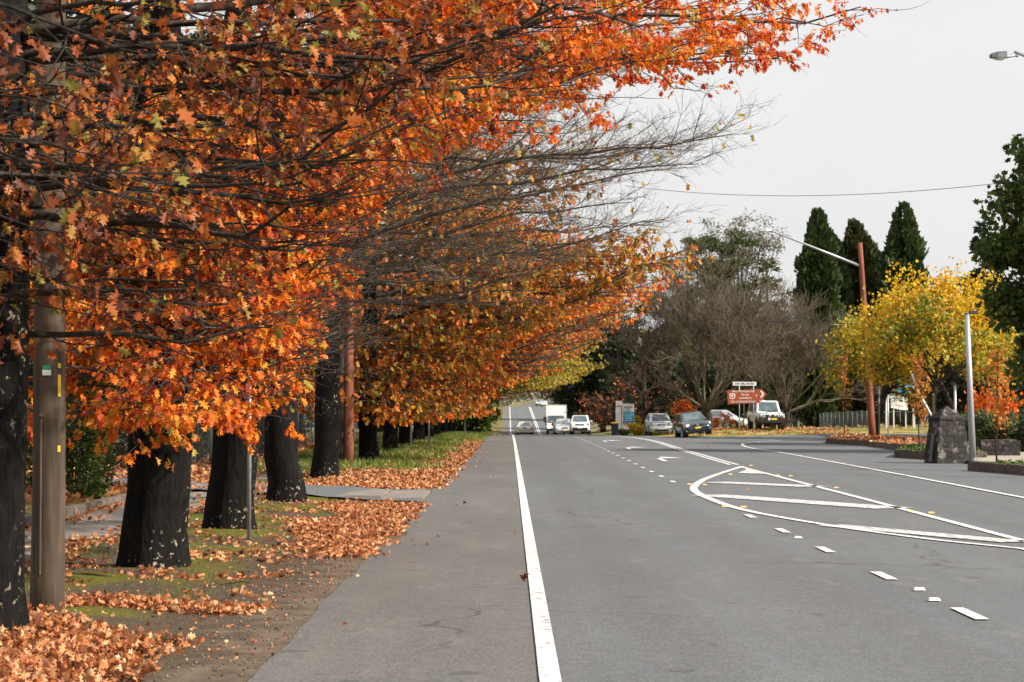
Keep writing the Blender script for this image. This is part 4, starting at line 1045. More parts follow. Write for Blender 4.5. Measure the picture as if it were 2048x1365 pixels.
def chain_fence(name, label, pts, h, mesh=.09, cat='fence', rail=True, group=None, post_gap=2.6, m_post='galv_dull', dense=True):
    x0, y0 = pts[0]; r = thing(name, label, cat, (x0, y0, 0), group=group)
    wires = MB(); rails = MB(); acc = []
    for (ax, ay), (bx, by) in zip(pts[:-1], pts[1:]):
        L = math.hypot(bx - ax, by - ay); n = max(1, round(L / post_gap))
        for q in range(n + 1):
            if q == 0 and (ax, ay) != pts[0]: continue
            px_, py_ = ax + (bx - ax) * q / n, ay + (by - ay) * q / n; z = gz(px_, py_)
            p = MB(); p.tube([(px_ - x0, py_ - y0, z - .1), (px_ - x0, py_ - y0, z + h + .05)], .028, 8); p.build('post', M[m_post], r, smooth=True)
        s = np.linspace(0, 1, n * 3 + 1)
        line = np.array([[ax + (bx - ax) * t - x0, ay + (by - ay) * t - y0, gz(ax + (bx - ax) * t, ay + (by - ay) * t) + h] for t in s])
        if rail: rails.tube(line, .02, 6)
        m = int(L / mesh)
        for sg in (1, -1):
            st = np.arange(-int(h / mesh), m) * mesh
            a0 = st if sg > 0 else st + h
            u = np.stack([a0, a0 + sg * h], -1) / L
            zf = np.array([0.02, h])
            # cut wires to the panel
            t0 = np.clip(u[:, 0], 0, 1); t1 = np.clip(u[:, 1], 0, 1)
            k0 = np.where(u[:, 1] != u[:, 0], (t0 - u[:, 0]) / (u[:, 1] - u[:, 0]), 0); k1 = (t1 - u[:, 0]) / (u[:, 1] - u[:, 0])
            ok = np.abs(t1 - t0) > 1e-4
            for T, K in ((t0, k0), (t1, k1)): pass
            A = np.c_[ax + (bx - ax) * t0, ay + (by - ay) * t0, .02 + (h - .02) * k0]; B = np.c_[ax + (bx - ax) * t1, ay + (by - ay) * t1, .02 + (h - .02) * k1]
            A[:, 2] += ground_z(A[:, 0], A[:, 1]); B[:, 2] += ground_z(B[:, 0], B[:, 1])
            P = np.stack([A, B], 1)[ok] - np.array([x0, y0, 0])
            wires.tubes(P, np.full(P.shape[:2], .0016 if dense else .0016), 3)
    wires.build('wire_mesh', M['chain'], r)
    if rail: rails.build('top_rail', M['galv_dull'], r, smooth=True)
    return r
chain_fence('chain_link_fence', 'chain link fence behind the black oak trunks on the leaf covered yard', [(-7.6, 47.5), (-7.7, 62), (-7.8, 84), (-8.0, 112)], 1.75, .11)
chain_fence('chain_link_fence', 'low grey chain link fence in front of the blue topped school sign', [(X_at(1737, 141), 141), (X_at(1800, 142), 142), (X_at(1900, 142.5), 142.5), (38, 143.5)], 1.15, .16, group=None, post_gap=2.3, m_post='galv_dull', dense=False)
chain_fence('chain_link_fence', 'dim chain link fence running back beside the pale footpath', [(X_at(1735, 141), 141.3), (24.3, 160), (25.8, 200)], 1.2, .14, dense=False)
# tubular gate
gy_ = 39.5; gxa = AT(168, 900, gy_)[0]
r = thing('tubular_gate', 'tubular steel gate with crossed braces beside the clipped hedge', 'gate', (gxa, gy_, gz(gxa, gy_)), math.radians(5))
W_, H_ = 1.9, 1.36
mb = MB(); mb.tube([(0, 0, .08), (0, 0, H_)], .022, 8); mb.tube([(W_, 0, .08), (W_, 0, H_)], .022, 8); mb.tube([(0, 0, H_), (W_, 0, H_)], .022, 8); mb.tube([(0, 0, .10), (W_, 0, .10)], .022, 8); mb.build('gate_frame', M['galv'], r, smooth=True)
mb = MB(); mb.tube([(.0, -.01, .12), (W_, -.01, H_ - .02)], .019, 8); mb.build('brace', M['galv_dull'], r, smooth=True)
mb = MB(); mb.tube([(.0, .03, H_ - .02), (W_, .03, .12)], .019, 8); mb.build('brace', M['galv_dull'], r, smooth=True)
mb = MB(); st = np.arange(0, W_, .07)
mb.tubes(np.array([[(s, .01, .1), (min(W_, s + H_ - .1), .01, .1 + min(W_ - s, H_ - .1))] for s in np.arange(-1.2, W_, .075) if s >= 0] + [[(s, .012, .1), (max(0, s - H_ + .1), .012, .1 + min(s, H_ - .1))] for s in np.arange(.1, W_, .075)]), np.full((len([s for s in np.arange(-1.2, W_, .075) if s >= 0]) + len(np.arange(.1, W_, .075)), 2), .0025), 3)
mb.build('wire_mesh', M['chain'], r)
mb = MB(); mb.tube([(-.09, 0, -.1), (-.09, 0, 1.62)], .035, 10); mb.build('gate_post', M['galv_dull'], r, smooth=True)
# clipped hedge
def hedge_block(name, label, x0, y0, sx, sy, h, seed, leaf, size=.07, n=9000, cat='hedge', wob=.12):
    rng = np.random.default_rng(seed)
    r = thing(name, label, cat, (x0, y0, gz(x0, y0)))
    t = MB()
    for q in range(7):
        a = np.array([rng.uniform(-sx * .3, sx * .3), rng.uniform(-sy * .4, sy * .4), -.05])
        for k in range(3):
            e = a + np.array([rng.normal(0, sx * .2), rng.normal(0, sy * .15), h * rng.uniform(.5, .9)]); t.tube([a, (a + e) / 2 + rng.normal(0, .04, 3), e], [.02, .014, .006], 5, cap=False)
    t.build('stems', M['dark_bark'], r)
    face = rng.integers(0, 6, n); u = rng.uniform(-1, 1, (n, 3)); dep = 1 - rng.random(n) ** 2 * .45
    ax = np.where(face < 2, 0, np.where(face < 4, 1, 2)); s = np.where(face % 2 == 0, 1.0, -1.0)
    u[np.arange(n), ax] = s * dep
    u[face == 5, 2] = np.abs(u[face == 5, 2])
    bul = 1 + wob * np.sin(u[:, [1]] * 5 + seed) * np.sin(u[:, [2]] * 4 + seed)
    pos = u * bul * np.array([sx / 2, sy / 2, h / 2]) + np.array([0, 0, h / 2])
    d = np.zeros((n, 3)); d[np.arange(n), ax] = s; d += rng.normal(0, .6, (n, 3)) + np.array([0, 0, .2])
    c = MB(); add_leaves(c, pos, d, size * rng.uniform(.6, 1.3, n), rng, LEAF_OVAL); c.build('foliage', M[leaf], r)
    return r
hx = AT(150, 900, 29.5)[0]
hedge_block('hedge', 'clipped dark green hedge right behind the timber pole', -7.75, 36.0, 1.7, 1.5, 2.4, 7, 'hedge_leaf', .085, 15000)
hedge_block('hedge', 'rough dark hedge at the back of the leaf covered yard', -9.6, 61, 2.5, 24, 1.9, 8, 'dark_leaf', .16, 14000, wob=.25)
mb = MB()
for q in range(12):
    yy = 27.5 + q * 1.02
    mb.box((-6.62 - .02 * math.sin(q), yy, .10), (.16, 1.0, .26), .01 * math.sin(q * 3), bevel=.015)
o = mb.build('edging_wall', M['concrete_edge']); tag(o, 'low stained concrete edging along the far side of the footpath', 'edging')
r = thing('garden_bench', 'pale low bench on the grass far beyond the tubular gate', 'bench', (X_at(250, 62) + .3, 62, gz(-11, 62)))
mb = MB(); mb.box((0, 0, .45), (1.5, .4, .06), bevel=.01); mb.build('seat', M['post_white'], r)
for sx in (-.6, .6): mb = MB(); mb.box((sx, 0, .2), (.08, .36, .42)); mb.build('leg', M['post_white'], r)

# ------------------------------------------------------------------ right side: lamps, poles, obelisk, planter beds
xb, yb, _ = G(1745, 878, .12); yb = 115.0; xb = X_at(1745, yb)
r = thing('timber_lamp_pole', 'red brown timber pole with a long grey street lamp arm', 'street lamp', (xb, yb, .1))
zt = AT(1720, 486, yb)[2] - .1; xt = AT(1720, 486, yb)[0] - xb
s_ = np.linspace(0, 1, 9); mb = MB(); mb.tube(np.c_[xt * s_, 0 * s_, -.15 + (zt + .15) * s_], .20 - .075 * s_, 14); mb.build('shaft', M['pole_red'], r, smooth=True)
pa = np.array(AT(1722, 533, yb)) - np.array([xb, yb, .1]); pb = np.array(AT(1545, 463, yb)) - np.array([xb, yb, .1]); pc = np.array(AT(1515, 461, yb)) - np.array([xb, yb, .1])
mb = MB(); mb.tube([pa, pa * .5 + pb * .5, pb, pb * .6 + pc * .4], [.075, .06, .045, .04], 10); mb.build('lamp_arm', M['galv'], r, smooth=True)
def lamp_head(root, c, L, yaw, m_head='galv'):
    """long lantern: body, bowl, neck; nose points along -x before yaw"""
    b = MB()
    rings = []
    for t, w, h0, h1 in [(-.5, .05, -.02, .02), (-.45, .11, -.05, .05), (-.2, .15, -.06, .09), (.15, .14, -.05, .10), (.35, .09, -.03, .07), (.5, .05, -.02, .05)]:
        rings.append([(t * L, -w, h0), (t * L, w, h0), (t * L, w * .7, h1), (t * L, -w * .7, h1)])
    b.loft(rings); h = b.build('lamp_head', M[m_head], root, loc=c, rz=yaw)
    g = MB(); g.ball((-.12 * L, 0, -.05), (.26 * L, .12, .07)); g.build('lens', M['lamp_glass'], h, smooth=True)
    n = MB(); n.tube([(.42 * L, 0, .01), (.62 * L, 0, .0)], .035, 8); n.build('collar', M['galv_dull'], h, smooth=True)
lamp_head(r, tuple(pc + np.array([.35, 0, 0.0])), .85, 0)
# tall lamp out of frame, its arm and head reaching in at the top right corner
yb = 52.0; hd = np.array(AT(2003, 112, yb)); nk = np.array(AT(2026, 103, yb)); ed = np.array(AT(2060, 116, yb))
r = thing('street_lamp', 'grey street lamp head reaching in at the top right corner', 'street lamp', (14.6, yb, .1))
o3 = np.array([14.6, yb, .1])
mb = MB(); mb.tube([(0, 0, -.1), (0, 0, 4), (0, 0, ed[2] - 1.0)], [.11, .09, .07], 12); mb.build('pole', M['galv'], r, smooth=True)
mb = MB(); mb.tube([(0, 0, ed[2] - 1.05), (-.6, 0, ed[2] - .8), ed - o3, nk - o3 + np.array([.03, 0, -.01])], [.06, .05, .04, .035], 10); mb.build('lamp_arm', M['galv'], r, smooth=True)
lamp_head(r, tuple(hd - o3 + np.array([.02, 0, .0])), .62, math.radians(0), 'galv_dull')
# leaning grey post
xb, yb, _ = G(1946, 927, .1); base = np.array([xb, yb, .1]); top = np.array(AT(1934, 628, yb)) - base
r = thing('leaning_post', 'smooth grey steel post leaning left beside the stone obelisk', 'lamp post', tuple(base))
mb = MB(); mb.tube([(0, 0, -.1), top * .5, top], [.105, .088, .07], 16); mb.build('post', M['galv'], r, smooth=True)
mb = MB(); mb.tube([top + np.array([0, 0, -.01]), top + np.array([0, 0, .03])], [.078, .06], 14); mb.build('cap', M['galv_dull'], r, smooth=True)
mb = MB(); mb.box(tuple(top + np.array([.17, 0, .04])), (.26, .12, .10), bevel=.02); mb.build('floodlight', M['wire'], r)
mb = MB(); mb.tube([(0, 0, -.02), (0.0, 0, .16)], .125, 16); mb.build('base_sleeve', M['galv_dull'], r, smooth=True)
# stone obelisk
xc, yc = X_at(1901, 66.3), 66.9
r = thing('stone_obelisk', 'squat dark stone obelisk with a pyramid cap beside the road', 'monument', (xc, yc, .0), math.radians(14))
def frustum(mb, w0, d0, z0, w1, d1, z1, n=9, wav=.012, seed=0):
    rg = random.Random(seed); rings = []
    for q in range(n):
        t = q / (n - 1); w, d, z = w0 + (w1 - w0) * t, d0 + (d1 - d0) * t, z0 + (z1 - z0) * t
        k = 6; ring = []
        for a, b in (((-1, -1), (1, -1)), ((1, -1), (1, 1)), ((1, 1), (-1, 1)), ((-1, 1), (-1, -1))):
            for s in range(k):
                u = s / k; x_, y_ = a[0] + (b[0] - a[0]) * u, a[1] + (b[1] - a[1]) * u
                ring.append((x_ * w / 2 * (1 + rg.uniform(-wav, wav)), y_ * d / 2 * (1 + rg.uniform(-wav, wav)), z + rg.uniform(-.01, .01)))
        rings.append(ring)
    mb.loft(rings)
mb = MB(); frustum(mb, 1.16, 1.0, -.1, .82, .76, 1.36, 11, .022, 3); mb.build('body', M['stonework'], r)
mb = MB(); frustum(mb, .86, .8, 1.36, .84, .78, 1.42, 2, .01, 4); mb.build('cap_band', M['stonework'], r); mb = MB(); frustum(mb, .83, .77, 1.421, .05, .05, 1.80, 6, .015, 5); mb.build('cap', M['stonework'], r)
mb = MB(); mb.box((-.575, -.12, .5), (.02, .22, .9), tilt=(math.radians(7), 'Y')); mb.build('plaque', M['galv_dull'], r)
# kerbed garden beds
def bed(label, outline_xy, h, seed, ncover, cover, size=.10):
    rng = np.random.default_rng(seed)
    P = np.array(outline_xy, float); c = P.mean(0)
    r = thing('garden_bed', label, 'garden bed', (c[0], c[1], .0), group='stone edged garden beds along the right kerb')
    e = MB()
    for a, b in zip(P, np.roll(P, -1, 0)):
        d = b - a; L = np.linalg.norm(d); n = max(1, int(L / .9)); ang = math.atan2(d[1], d[0])
        for q in range(n):
            m = a + d * (q + .5) / n - c
            e.box((m[0], m[1], h / 2 - .03 + rng.uniform(-.012, .012)), (L / n - .015, .17, h + .10), ang + rng.normal(0, .012), bevel=.02)
    e.build('edging', M['stone_edge'], r)
    s = MB(); inn = [tuple((p - c) * .985) for p in P]; s.slab(inn, -.05, h - .05); s.build('soil', M['soil'], r)
    # low cover inside
    lo, hi = P.min(0), P.max(0); pts = []
    while len(pts) < ncover:
        q = lo + (hi - lo) * rng.random(2); ins = False
        for a, b in zip(P, np.roll(P, -1, 0)):
            if (a[1] > q[1]) != (b[1] > q[1]) and q[0] < (b[0] - a[0]) * (q[1] - a[1]) / (b[1] - a[1]) + a[0]: ins = not ins
        if ins: pts.append(q)
    pts = np.array(pts) - c; n = len(pts)
    z = h - .04 + .12 * rng.random(n) * (.5 + .5 * np.sin(pts[:, 0] * 3) * np.sin(pts[:, 1] * 1.3))
    cm = MB(); add_leaves(cm, np.c_[pts, z], rng.normal(0, 1, (n, 3)) * np.array([1, 1, .3]) + np.array([0, 0, .5 if 'grass' in cover else .1]), size * rng.uniform(.6, 1.3, n), rng, LEAF_DIAMOND if 'grass' in cover else LEAF_LOBED)
    cm.build('plants', M[cover], r)
    return r
bed('long low garden bed of fallen leaves under the red timber lamp pole', [G(1655, 888)[:2], G(1740, 893)[:2], G(1800, 902)[:2], G(1850, 899)[:2], G(1850, 889)[:2], (19.3, 117.6), (18.0, 117.8)], .24, 3, 2600, 'litter', .2)
bed('stone garden bed with green ground cover left of the stone obelisk', [G(1793, 916)[:2], G(1886, 922)[:2], (15.6, 70.5), (16.6, 79), (15.6, 83.5)], .26, 4, 2600, 'green_leaf', .16)
bed('long garden bed with ground cover at the right edge below the orange sapling', [G(1940, 942)[:2], (13.75, 50), (13.7, 40), (15.0, 40), (15.1, 50), (14.9, 57.0)], .24, 5, 3200, 'green_leaf', .12)
# raised planter with bushy shrub
xp, yp = X_at(1993, 74), 74
r = thing('stone_planter', 'dark raised stone planter behind the leaning grey post', 'planter', (xp, yp, .1))
mb = MB(); frustum(mb, 1.35, 1.2, -.05, 1.38, 1.22, .52, 5, .02, 8); mb.build('wall', M['stonework'], r)
mb = MB(); mb.box((0, 0, .535), (1.15, 1.0, .03)); mb.build('soil', M['soil'], r)
def shrub(name, label, x, y, z, w, d, h, seed, leaf, n=2600, size=.1, tmpl=LEAF_SPRAY, up=1.0, cat='shrub', group=None):
    rng = np.random.default_rng(seed); r = thing(name, label, cat, (x, y, z), group=group)
    t = MB(); tips = []
    for q in range(26):
        a = rng.random() * 6.28; e = np.array([math.cos(a) * w * .46 * rng.random() ** .5, math.sin(a) * d * .46 * rng.random() ** .5, h * rng.uniform(.45, .95)])
        t.tube([(e[0] * .12, e[1] * .12, -.04), e * np.array([.55, .55, .5]), e], [.012, .008, .004], 4, cap=False); tips.append(e)
    t.build('stems', M['dark_bark'], r)
    tips = np.array(tips); li = rng.integers(0, len(tips), n); s = rng.random(n) ** .6
    pos = tips[li] * s[:, None] + rng.normal(0, 1, (n, 3)) * np.array([w, d, h]) * .075
    pos[:, 2] = np.clip(pos[:, 2], .03, h * 1.02)
    dr = pos * np.array([1, 1, .5]) + rng.normal(0, .35 * w, (n, 3)) + np.array([0, 0, up * w * .4])
    c = MB(); add_leaves(c, pos, dr, size * rng.uniform(.6, 1.3, n), rng, tmpl); c.build('foliage', M[leaf], r)
    return r
shrub('rosemary_shrub', 'bushy grey green shrub growing in the raised stone planter', xp - .05, yp, .62, 1.5, 1.3, .95, 4, 'pine_leaf', 4200, .17)
shrub('rosemary_shrub', 'tall green shrub standing behind the raised stone planter', X_at(1965, 80), 80, .1, 1.6, 1.5, 1.5, 14, 'green_leaf', 3600, .16)
shrub('dark_shrub', 'dark shrub right of the raised planter, with a few white flowers', X_at(2042, 80), 80, .1, 1.7, 1.4, 1.25, 5, 'dark_leaf', 3000, .14, LEAF_OVAL)
shrub('flame_shrub', 'fiery orange shrub glowing behind the raised planter', X_at(1985, 96), 96, .1, 2.6, 1.5, 2.6, 6, 'fire_leaf', 1500, .2, LEAF_MAPLE)
mb = MB(); mb.box((X_at(2035, 90), 92, .22), (3.5, .35, .3), bevel=.03); o = mb.build('low_wall', M['concrete']); tag(o, 'low pale wall behind the raised planter at the right edge', 'low wall')
def sapling(label, px, d, py_top, py_base, seed, leaf, n, w=.6, z0=.2, stake=False):
    x = X_at(px, d); z = z0; H = AT(px, py_top, d)[2] - z; rng = np.random.default_rng(seed)
    r = thing('sapling', label, 'sapling', (x, d, z), group='young staked street trees')
    t = MB(); s = np.linspace(0, 1, 8); t.tube(np.c_[.03 * np.sin(s * 4 + seed), 0 * s, -.1 + (H + .05) * s], .028 - .02 * s, 8); t.build('trunk', M['dark_bark'], r, smooth=True)
    b = MB(); tips = []
    for q in range(26):
        h0 = H * (.30 + .66 * q / 26); a = rng.random() * 6.28; L = w * rng.uniform(.5, 1.0) * (1.1 - .6 * q / 26)
        P = np.array([(0, 0, h0), (math.cos(a) * L * .5, math.sin(a) * L * .5, h0 + L * .45), (math.cos(a) * L * .8, math.sin(a) * L * .8, h0 + L * 1.0)]); b.tube(P, [.008, .006, .003], 4, cap=False); tips.append(P)
    b.build('branches', M['dark_bark'], r)
    tips = np.array(tips); li = rng.integers(0, 26, n); s = rng.random(n) * 1.999; i0 = s.astype(int)
    pos = tips[li, i0] + (tips[li, i0 + 1] - tips[li, i0]) * (s - i0)[:, None] + rng.normal(0, .09, (n, 3))
    c = MB(); add_leaves(c, pos, rng.normal(0, .6, (n, 3)) - np.array([0, 0, .7]), .12 * rng.uniform(.6, 1.3, n), rng, LEAF_MAPLE); c.build('crown', M[leaf], r)
    if stake:
        k = MB(); k.tube([(.28, 0, -.1), (.30, 0, H * .55)], .022, 6); k.build('stake', M['dark_bark'], r)
sapling('sapling with orange green leaves growing left of the stone obelisk', 1838, 79, 712, 897, 3, 'sapling_leaf', 360, .62)
sapling('orange sapling right of the leaning grey post at the right edge', 1994, 58.5, 700, 921, 4, 'sapling_leaf', 300, .55)
sapling('thin sapling with few orange leaves at the left end of the long garden bed', 1689, 117.5, 700, 878, 5, 'sapling_leaf', 240, .8)
# other poles and boards on the right
def pole(name, label, px, d, py0, py1, rad, m, z=.1, group=None):
    x = X_at(px, d); r = thing(name, label, 'post', (x, d, z), group=group); H = AT(px, py0, d)[2] - z
    mb = MB(); mb.tube([(0, 0, -.1), (0, 0, H)], rad, 10); mb.build('post', M[m], r, smooth=True)
    mb = MB(); mb.tube([(0, 0, H), (0, 0, H + .03)], [rad * 1.2, rad * .8], 10); mb.build('cap', M['galv_dull'], r)
pole('dark_post', 'thin dark steel post right of the red timber lamp pole', 1758, 116, 770, 878, .045, 'galv_dull', .2)
pole('dark_post', 'thin grey steel post in front of the white post of the school sign', 1776, 112, 790, 880, .04, 'galv', .2)
pole('dark_post', 'weathered post beside the stone obelisk, below the leaning pale rail', 1866, 80, 790, 900, .05, 'dark_bark', .1)
pole('sign_pole', 'grey steel post rising behind the pyramid cap of the obelisk', 1910, 96, 770, 860, .06, 'galv', .1)
r = thing('timber_brace', 'pale peeling rail leaning down to the weathered post', 'timber rail', (X_at(1815, 82), 82, .1))
a = np.array(AT(1836, 782, 82)) - np.array(r.location); b = np.array(AT(1863, 832, 80.1)) - np.array(r.location)
mb = MB(); mb.tube([a, b], .045, 8); mb.build('rail', M['post_white'], r, smooth=True)
a = np.array(AT(1824, 748, 82)) - np.array(r.location); b = np.array(AT(1836, 784, 82)) - np.array(r.location)
mb = MB(); mb.tube([a, b], .05, 8); mb.build('upper_rail', M['post_white'], r, smooth=True)
# school sign
d = 150.; x0 = X_at(1800, d); z0 = gz(x0, d); r = thing('school_sign', 'blue topped sign board with a white lower panel on white posts', 'sign board', (x0, d, z0))
S = d / F_PX
def sp(px, py): return ((px - 1800) * S, 1.69 - (py - 819) * S - z0)
for px in (1773, 1827):
    mb = MB(); a = sp(px, 776); mb.box((a[0], 0, a[1] / 2 - .05), (.17, .17, a[1] + .1), bevel=.015); mb.build('post', M['post_white'], r)
mb = MB(); a, b = sp(1767, 752), sp(1826, 792); mb.box(((a[0] + b[0]) / 2, -.02, (a[1] + b[1]) / 2), (b[0] - a[0], .06, a[1] - b[1]), bevel=.01); mb.build('top_panel', M['sign_blue'], r)
mb = MB(); a, b = sp(1767, 792), sp(1828, 797); mb.box(((a[0] + b[0]) / 2, -.06, (a[1] + b[1]) / 2), (b[0] - a[0], .08, a[1] - b[1]), bevel=.008); mb.build('cross_rail', M['sign_white'], r)
mb = MB(); mb.prism([sp(1781, 798), sp(1815, 798), sp(1815, 821), sp(1800, 820), sp(1781, 816)], -.10, -.06); mb.build('lower_panel', M['sign_white'], r)
for px in (1787, 1811):
    mb = MB(); a = sp(px, 818); mb.box((a[0], -.02, a[1] / 2 - .05), (.09, .07, a[1] + .1), bevel=.01); mb.build('panel_post', M['post_white'], r)
# brick wall
d = 172.; x0, x1 = X_at(1866, d), X_at(2060, d); z0 = gz(x0, d); r = thing('brick_wall', 'red brick wall seen behind the stone obelisk', 'wall', ((x0 + x1) / 2, d, z0))
mb = MB(); mb.box((0, 0, .55), (x1 - x0, .25, 2.1)); mb.build('wall', M['brick'], r)
mb = MB(); mb.box((0, 0, 1.64), (x1 - x0 + .1, .34, .08), bevel=.01); mb.build('coping', M['concrete'], r)
# direction sign and street name blade
d = 134.; xs = X_at(1493, d); z0 = gz(xs, d); S = d / F_PX
def dp(px, py): return ((px - 1493) * S, 1.69 - (py - 819) * S - z0)
r = thing('direction_sign', 'brown tourist direction sign with a street name blade on two grey posts', 'road sign', (xs, d, z0), math.radians(0))
for px in (1478.5, 1507):
    mb = MB(); mb.tube([(dp(px, 0)[0], 0, -.25), (dp(px, 0)[0], 0, dp(px, 763)[1])], .032, 8); mb.build('post', M['galv'], r, smooth=True)
mb = MB(); mb.prism([dp(1454.5, 781), dp(1523, 778.5), dp(1533.5, 789), dp(1524, 800.5), dp(1521.5, 806.5), dp(1455.5, 809)], -.05, -.035); panel = mb.build('direction_panel', M['sign_brown'], r)
def put(s, px, py, size, m, yy=-.056, align='CENTER', sx=1.0, parent=panel, name='lettering'): return text_mesh(name, s, size, M[m], parent, (dp(px, py)[0], yy, dp(px, py)[1]), align, sx=sx)
put('Blue Mountains NP', 1486.5, 783.3, .18, 'sign_white'); put('Perrys', 1490, 789.8, .185, 'sign_white'); put('Lookdown', 1490.5, 796.2, .185, 'sign_white'); put('8', 1512.5, 792, .19, 'sign_white'); put('5km UNSEALED ROAD', 1486, 804, .155, 'sign_white')
mb = MB()
for cx, cy, s in ((1524.5, 788.8, 1.0), (1520.4, 803.2, .36)):
    pts = [(-5.5, -8), (-1.5, -8), (4.2, 0), (-1.5, 8), (-5.5, 8), (-.2, 0)]
    mb.prism([dp(cx + a * s * .9, cy + b * s * .88) for a, b in pts], -.058, -.05)
mb.build('chevron', M['sign_white'], panel)
mb = MB()
def shield(k): return [dp(1464.5 + a * k, 793.2 + b * k) for a, b in ((-5.5, -4.6), (-2, -5.4), (2, -5.4), (5.5, -4.6), (5.4, 1.2), (3.2, 4.2), (0, 5.4), (-3.2, 4.2), (-5.4, 1.2))]
mb.prism(shield(1.05), -.054, -.05); mb.prism(shield(.72), -.057, -.0541, 1); mb.prism([dp(1461.5, 791.5), dp(1464.5, 790.4), dp(1467.5, 791.5), dp(1465.8, 793), dp(1464.5, 795.4), dp(1463, 793)], -.06, -.0571, 0)
mb.build('emblem', [M['sign_white'], M['sign_brown']], panel)
mb = MB(); mb.prism([dp(1465.5, 764), dp(1512.5, 764.5), dp(1512.5, 772), dp(1465.5, 771.5)], -.045, -.033); blade = mb.build('street_name_blade', M['sign_white'], r)
put('HAT HILL ROAD', 1489, 768, .165, 'ink_dark', -.05, parent=blade)
pole('thin_timber_post', 'thin pale timber post behind the brown direction sign', 1487.5, 139, 806, 846, .035, 'pole_wood', .5)
# motel style sign boards, wheelie bin
d = 160.; xs = X_at(1256, d); z0 = gz(xs, d); S = d / F_PX
def bp(px, py): return ((px - 1256) * S, 1.69 - (py - 819) * S - z0)
r = thing('motel_sign', 'upright blue and white advertising board behind a small green shrub', 'sign board', (xs, d, z0))
mb = MB(); a = bp(1244.6, 808); mb.box((a[0], 0, a[1] / 2), (.10, .14, a[1] + .2), bevel=.01); mb.build('post', M['post_white'], r)
a, b = bp(1246, 807.5), bp(1268, 860); bw, bx_ = b[0] - a[0], (a[0] + b[0]) / 2
mb = MB(); mb.box((bx_, 0, (a[1] + b[1]) / 2), (bw + .05, .10, a[1] - b[1] + .05), bevel=.01); mb.build('board', M['galv_dull'], r)
def panel_(name, p0, p1, m, par=r):
    z1, z2 = bp(0, p0)[1], bp(0, p1)[1]; mb = MB(); mb.box((bx_, -.06, (z1 + z2) / 2), (bw, .02, z1 - z2 - .004)); return mb.build(name, M[m], par)
p1 = panel_('white_panel', 808, 824, 'sign_white'); p2 = panel_('blue_panel', 824.1, 843, 'sign_blue'); p3 = panel_('navy_panel', 843.1, 849, 'sign_navy'); p4 = panel_('flower_panel', 849.1, 859.6, 'sign_pink')
def bput(s, py, size, m, par, px=1257): return text_mesh('lettering', s, size, M[m], par, (bp(px, py)[0], -.073, bp(px, py)[1]), 'CENTER')
bput('MOTOR', 815, .17, 'ink_navy', p1); bput('INN', 818.3, .13, 'ink_navy', p1)
mb = MB()
for q in range(4):
    cx, cz = bp(1252.8 + q * 2.4, 822.2); mb.prism([(cx + .055 * math.sin(k * 1.2566 / 2) * (1 if k % 2 == 0 else .42), cz + .055 * math.cos(k * 1.2566 / 2) * (1 if k % 2 == 0 else .42)) for k in range(10)], -.076, -.07)
mb.build('stars', M['ink_dark'], p1)
for s, py, sz in (('Queen  & Family', 828, .125), ('Rooms Kitchens', 831.5, .125), ('Spacious', 834.7, .13), ('Grounds', 837.6, .13), ('Breakfast  Dinner', 841.7, .12)): bput(s, py, sz, 'ink_pale', p2)
bput('Spa  Suites', 846, .18, 'sign_white', p3)
d = 158.; xs = X_at(1237, d); z0 = gz(xs, d)
r = thing('white_sign_pillar', 'narrow white sign pillar with a square top beside the yellow lidded bin', 'sign board', (xs, d, z0)); S = d / F_PX
a = 1.69 - (814.5 - 819) * S - z0; mb = MB(); mb.box((-.02, 0, a / 2), (.40, .16, a + .1), bevel=.012); mb.build('pillar', M['sign_white'], r)
b = 1.69 - (802 - 819) * S - z0; mb = MB(); mb.box((.02, -.02, (a + b) / 2 + .02), (.45, .18, b - a - .05), bevel=.012); mb.build('top_box', M['sign_white'], r)
mb = MB(); mb.box((.02, -.112, a + .09), (.36, .006, .04)); mb.box((.02, -.112, a + .36), (.26, .006, .012)); mb.build('lettering_band', M['galv_dull'], r)
d = 155.; xs = X_at(1229.5, d); z0 = gz(xs, d)
r = thing('wheelie_bin', 'dark green wheelie bin with a yellow lid beside the white pillar', 'bin', (xs, d, z0), math.radians(-12))
mb = MB(); mb.loft([[(-.19, -.2, .04), (.19, -.2, .04), (.19, .22, .04), (-.19, .22, .04)], [(-.25, -.27, .88), (.25, -.27, .88), (.25, .3, .88), (-.25, .3, .88)]]); mb.build('body', M['bin_green'], r)
mb = MB(); mb.loft([[(-.27, -.30, .885), (.27, -.30, .885), (.27, .32, .885), (-.27, .32, .885)], [(-.26, -.28, .94), (.26, -.28, .94), (.26, .33, .98), (-.26, .33, .98)]]); mb.build('lid', M['bin_yellow'], r)
for s in (-.22, .22): mb = MB(); mb.tube([(s - .03, .24, .09), (s + .03, .24, .09)], .09, 12); mb.build('wheel', M['rubber'], r)
mb = MB(); mb.tube([(-.2, .35, .86), (.2, .35, .86)], .02, 8); mb.build('handle', M['bin_green'], r)
shrub('garden_shrub', 'olive green rounded shrub between the blue board and the silver hatchback', X_at(1278, 157), 157, gz(9.7, 157), 1.7, 1.2, .85, 15, 'maple_green', 1500, .16, LEAF_OVAL)
shrub('garden_shrub', 'upright yellow green shrub touching the right side of the blue board', X_at(1272, 161), 161, gz(9.5, 161), .7, .6, 1.5, 16, 'maple_green', 900, .15, LEAF_OVAL)
shrub('garden_shrub', 'small deep green shrub at the foot of the blue board', X_at(1246, 157), 157, gz(8.5, 157), 1.1, .7, .42, 17, 'green_leaf', 900, .14, LEAF_OVAL)
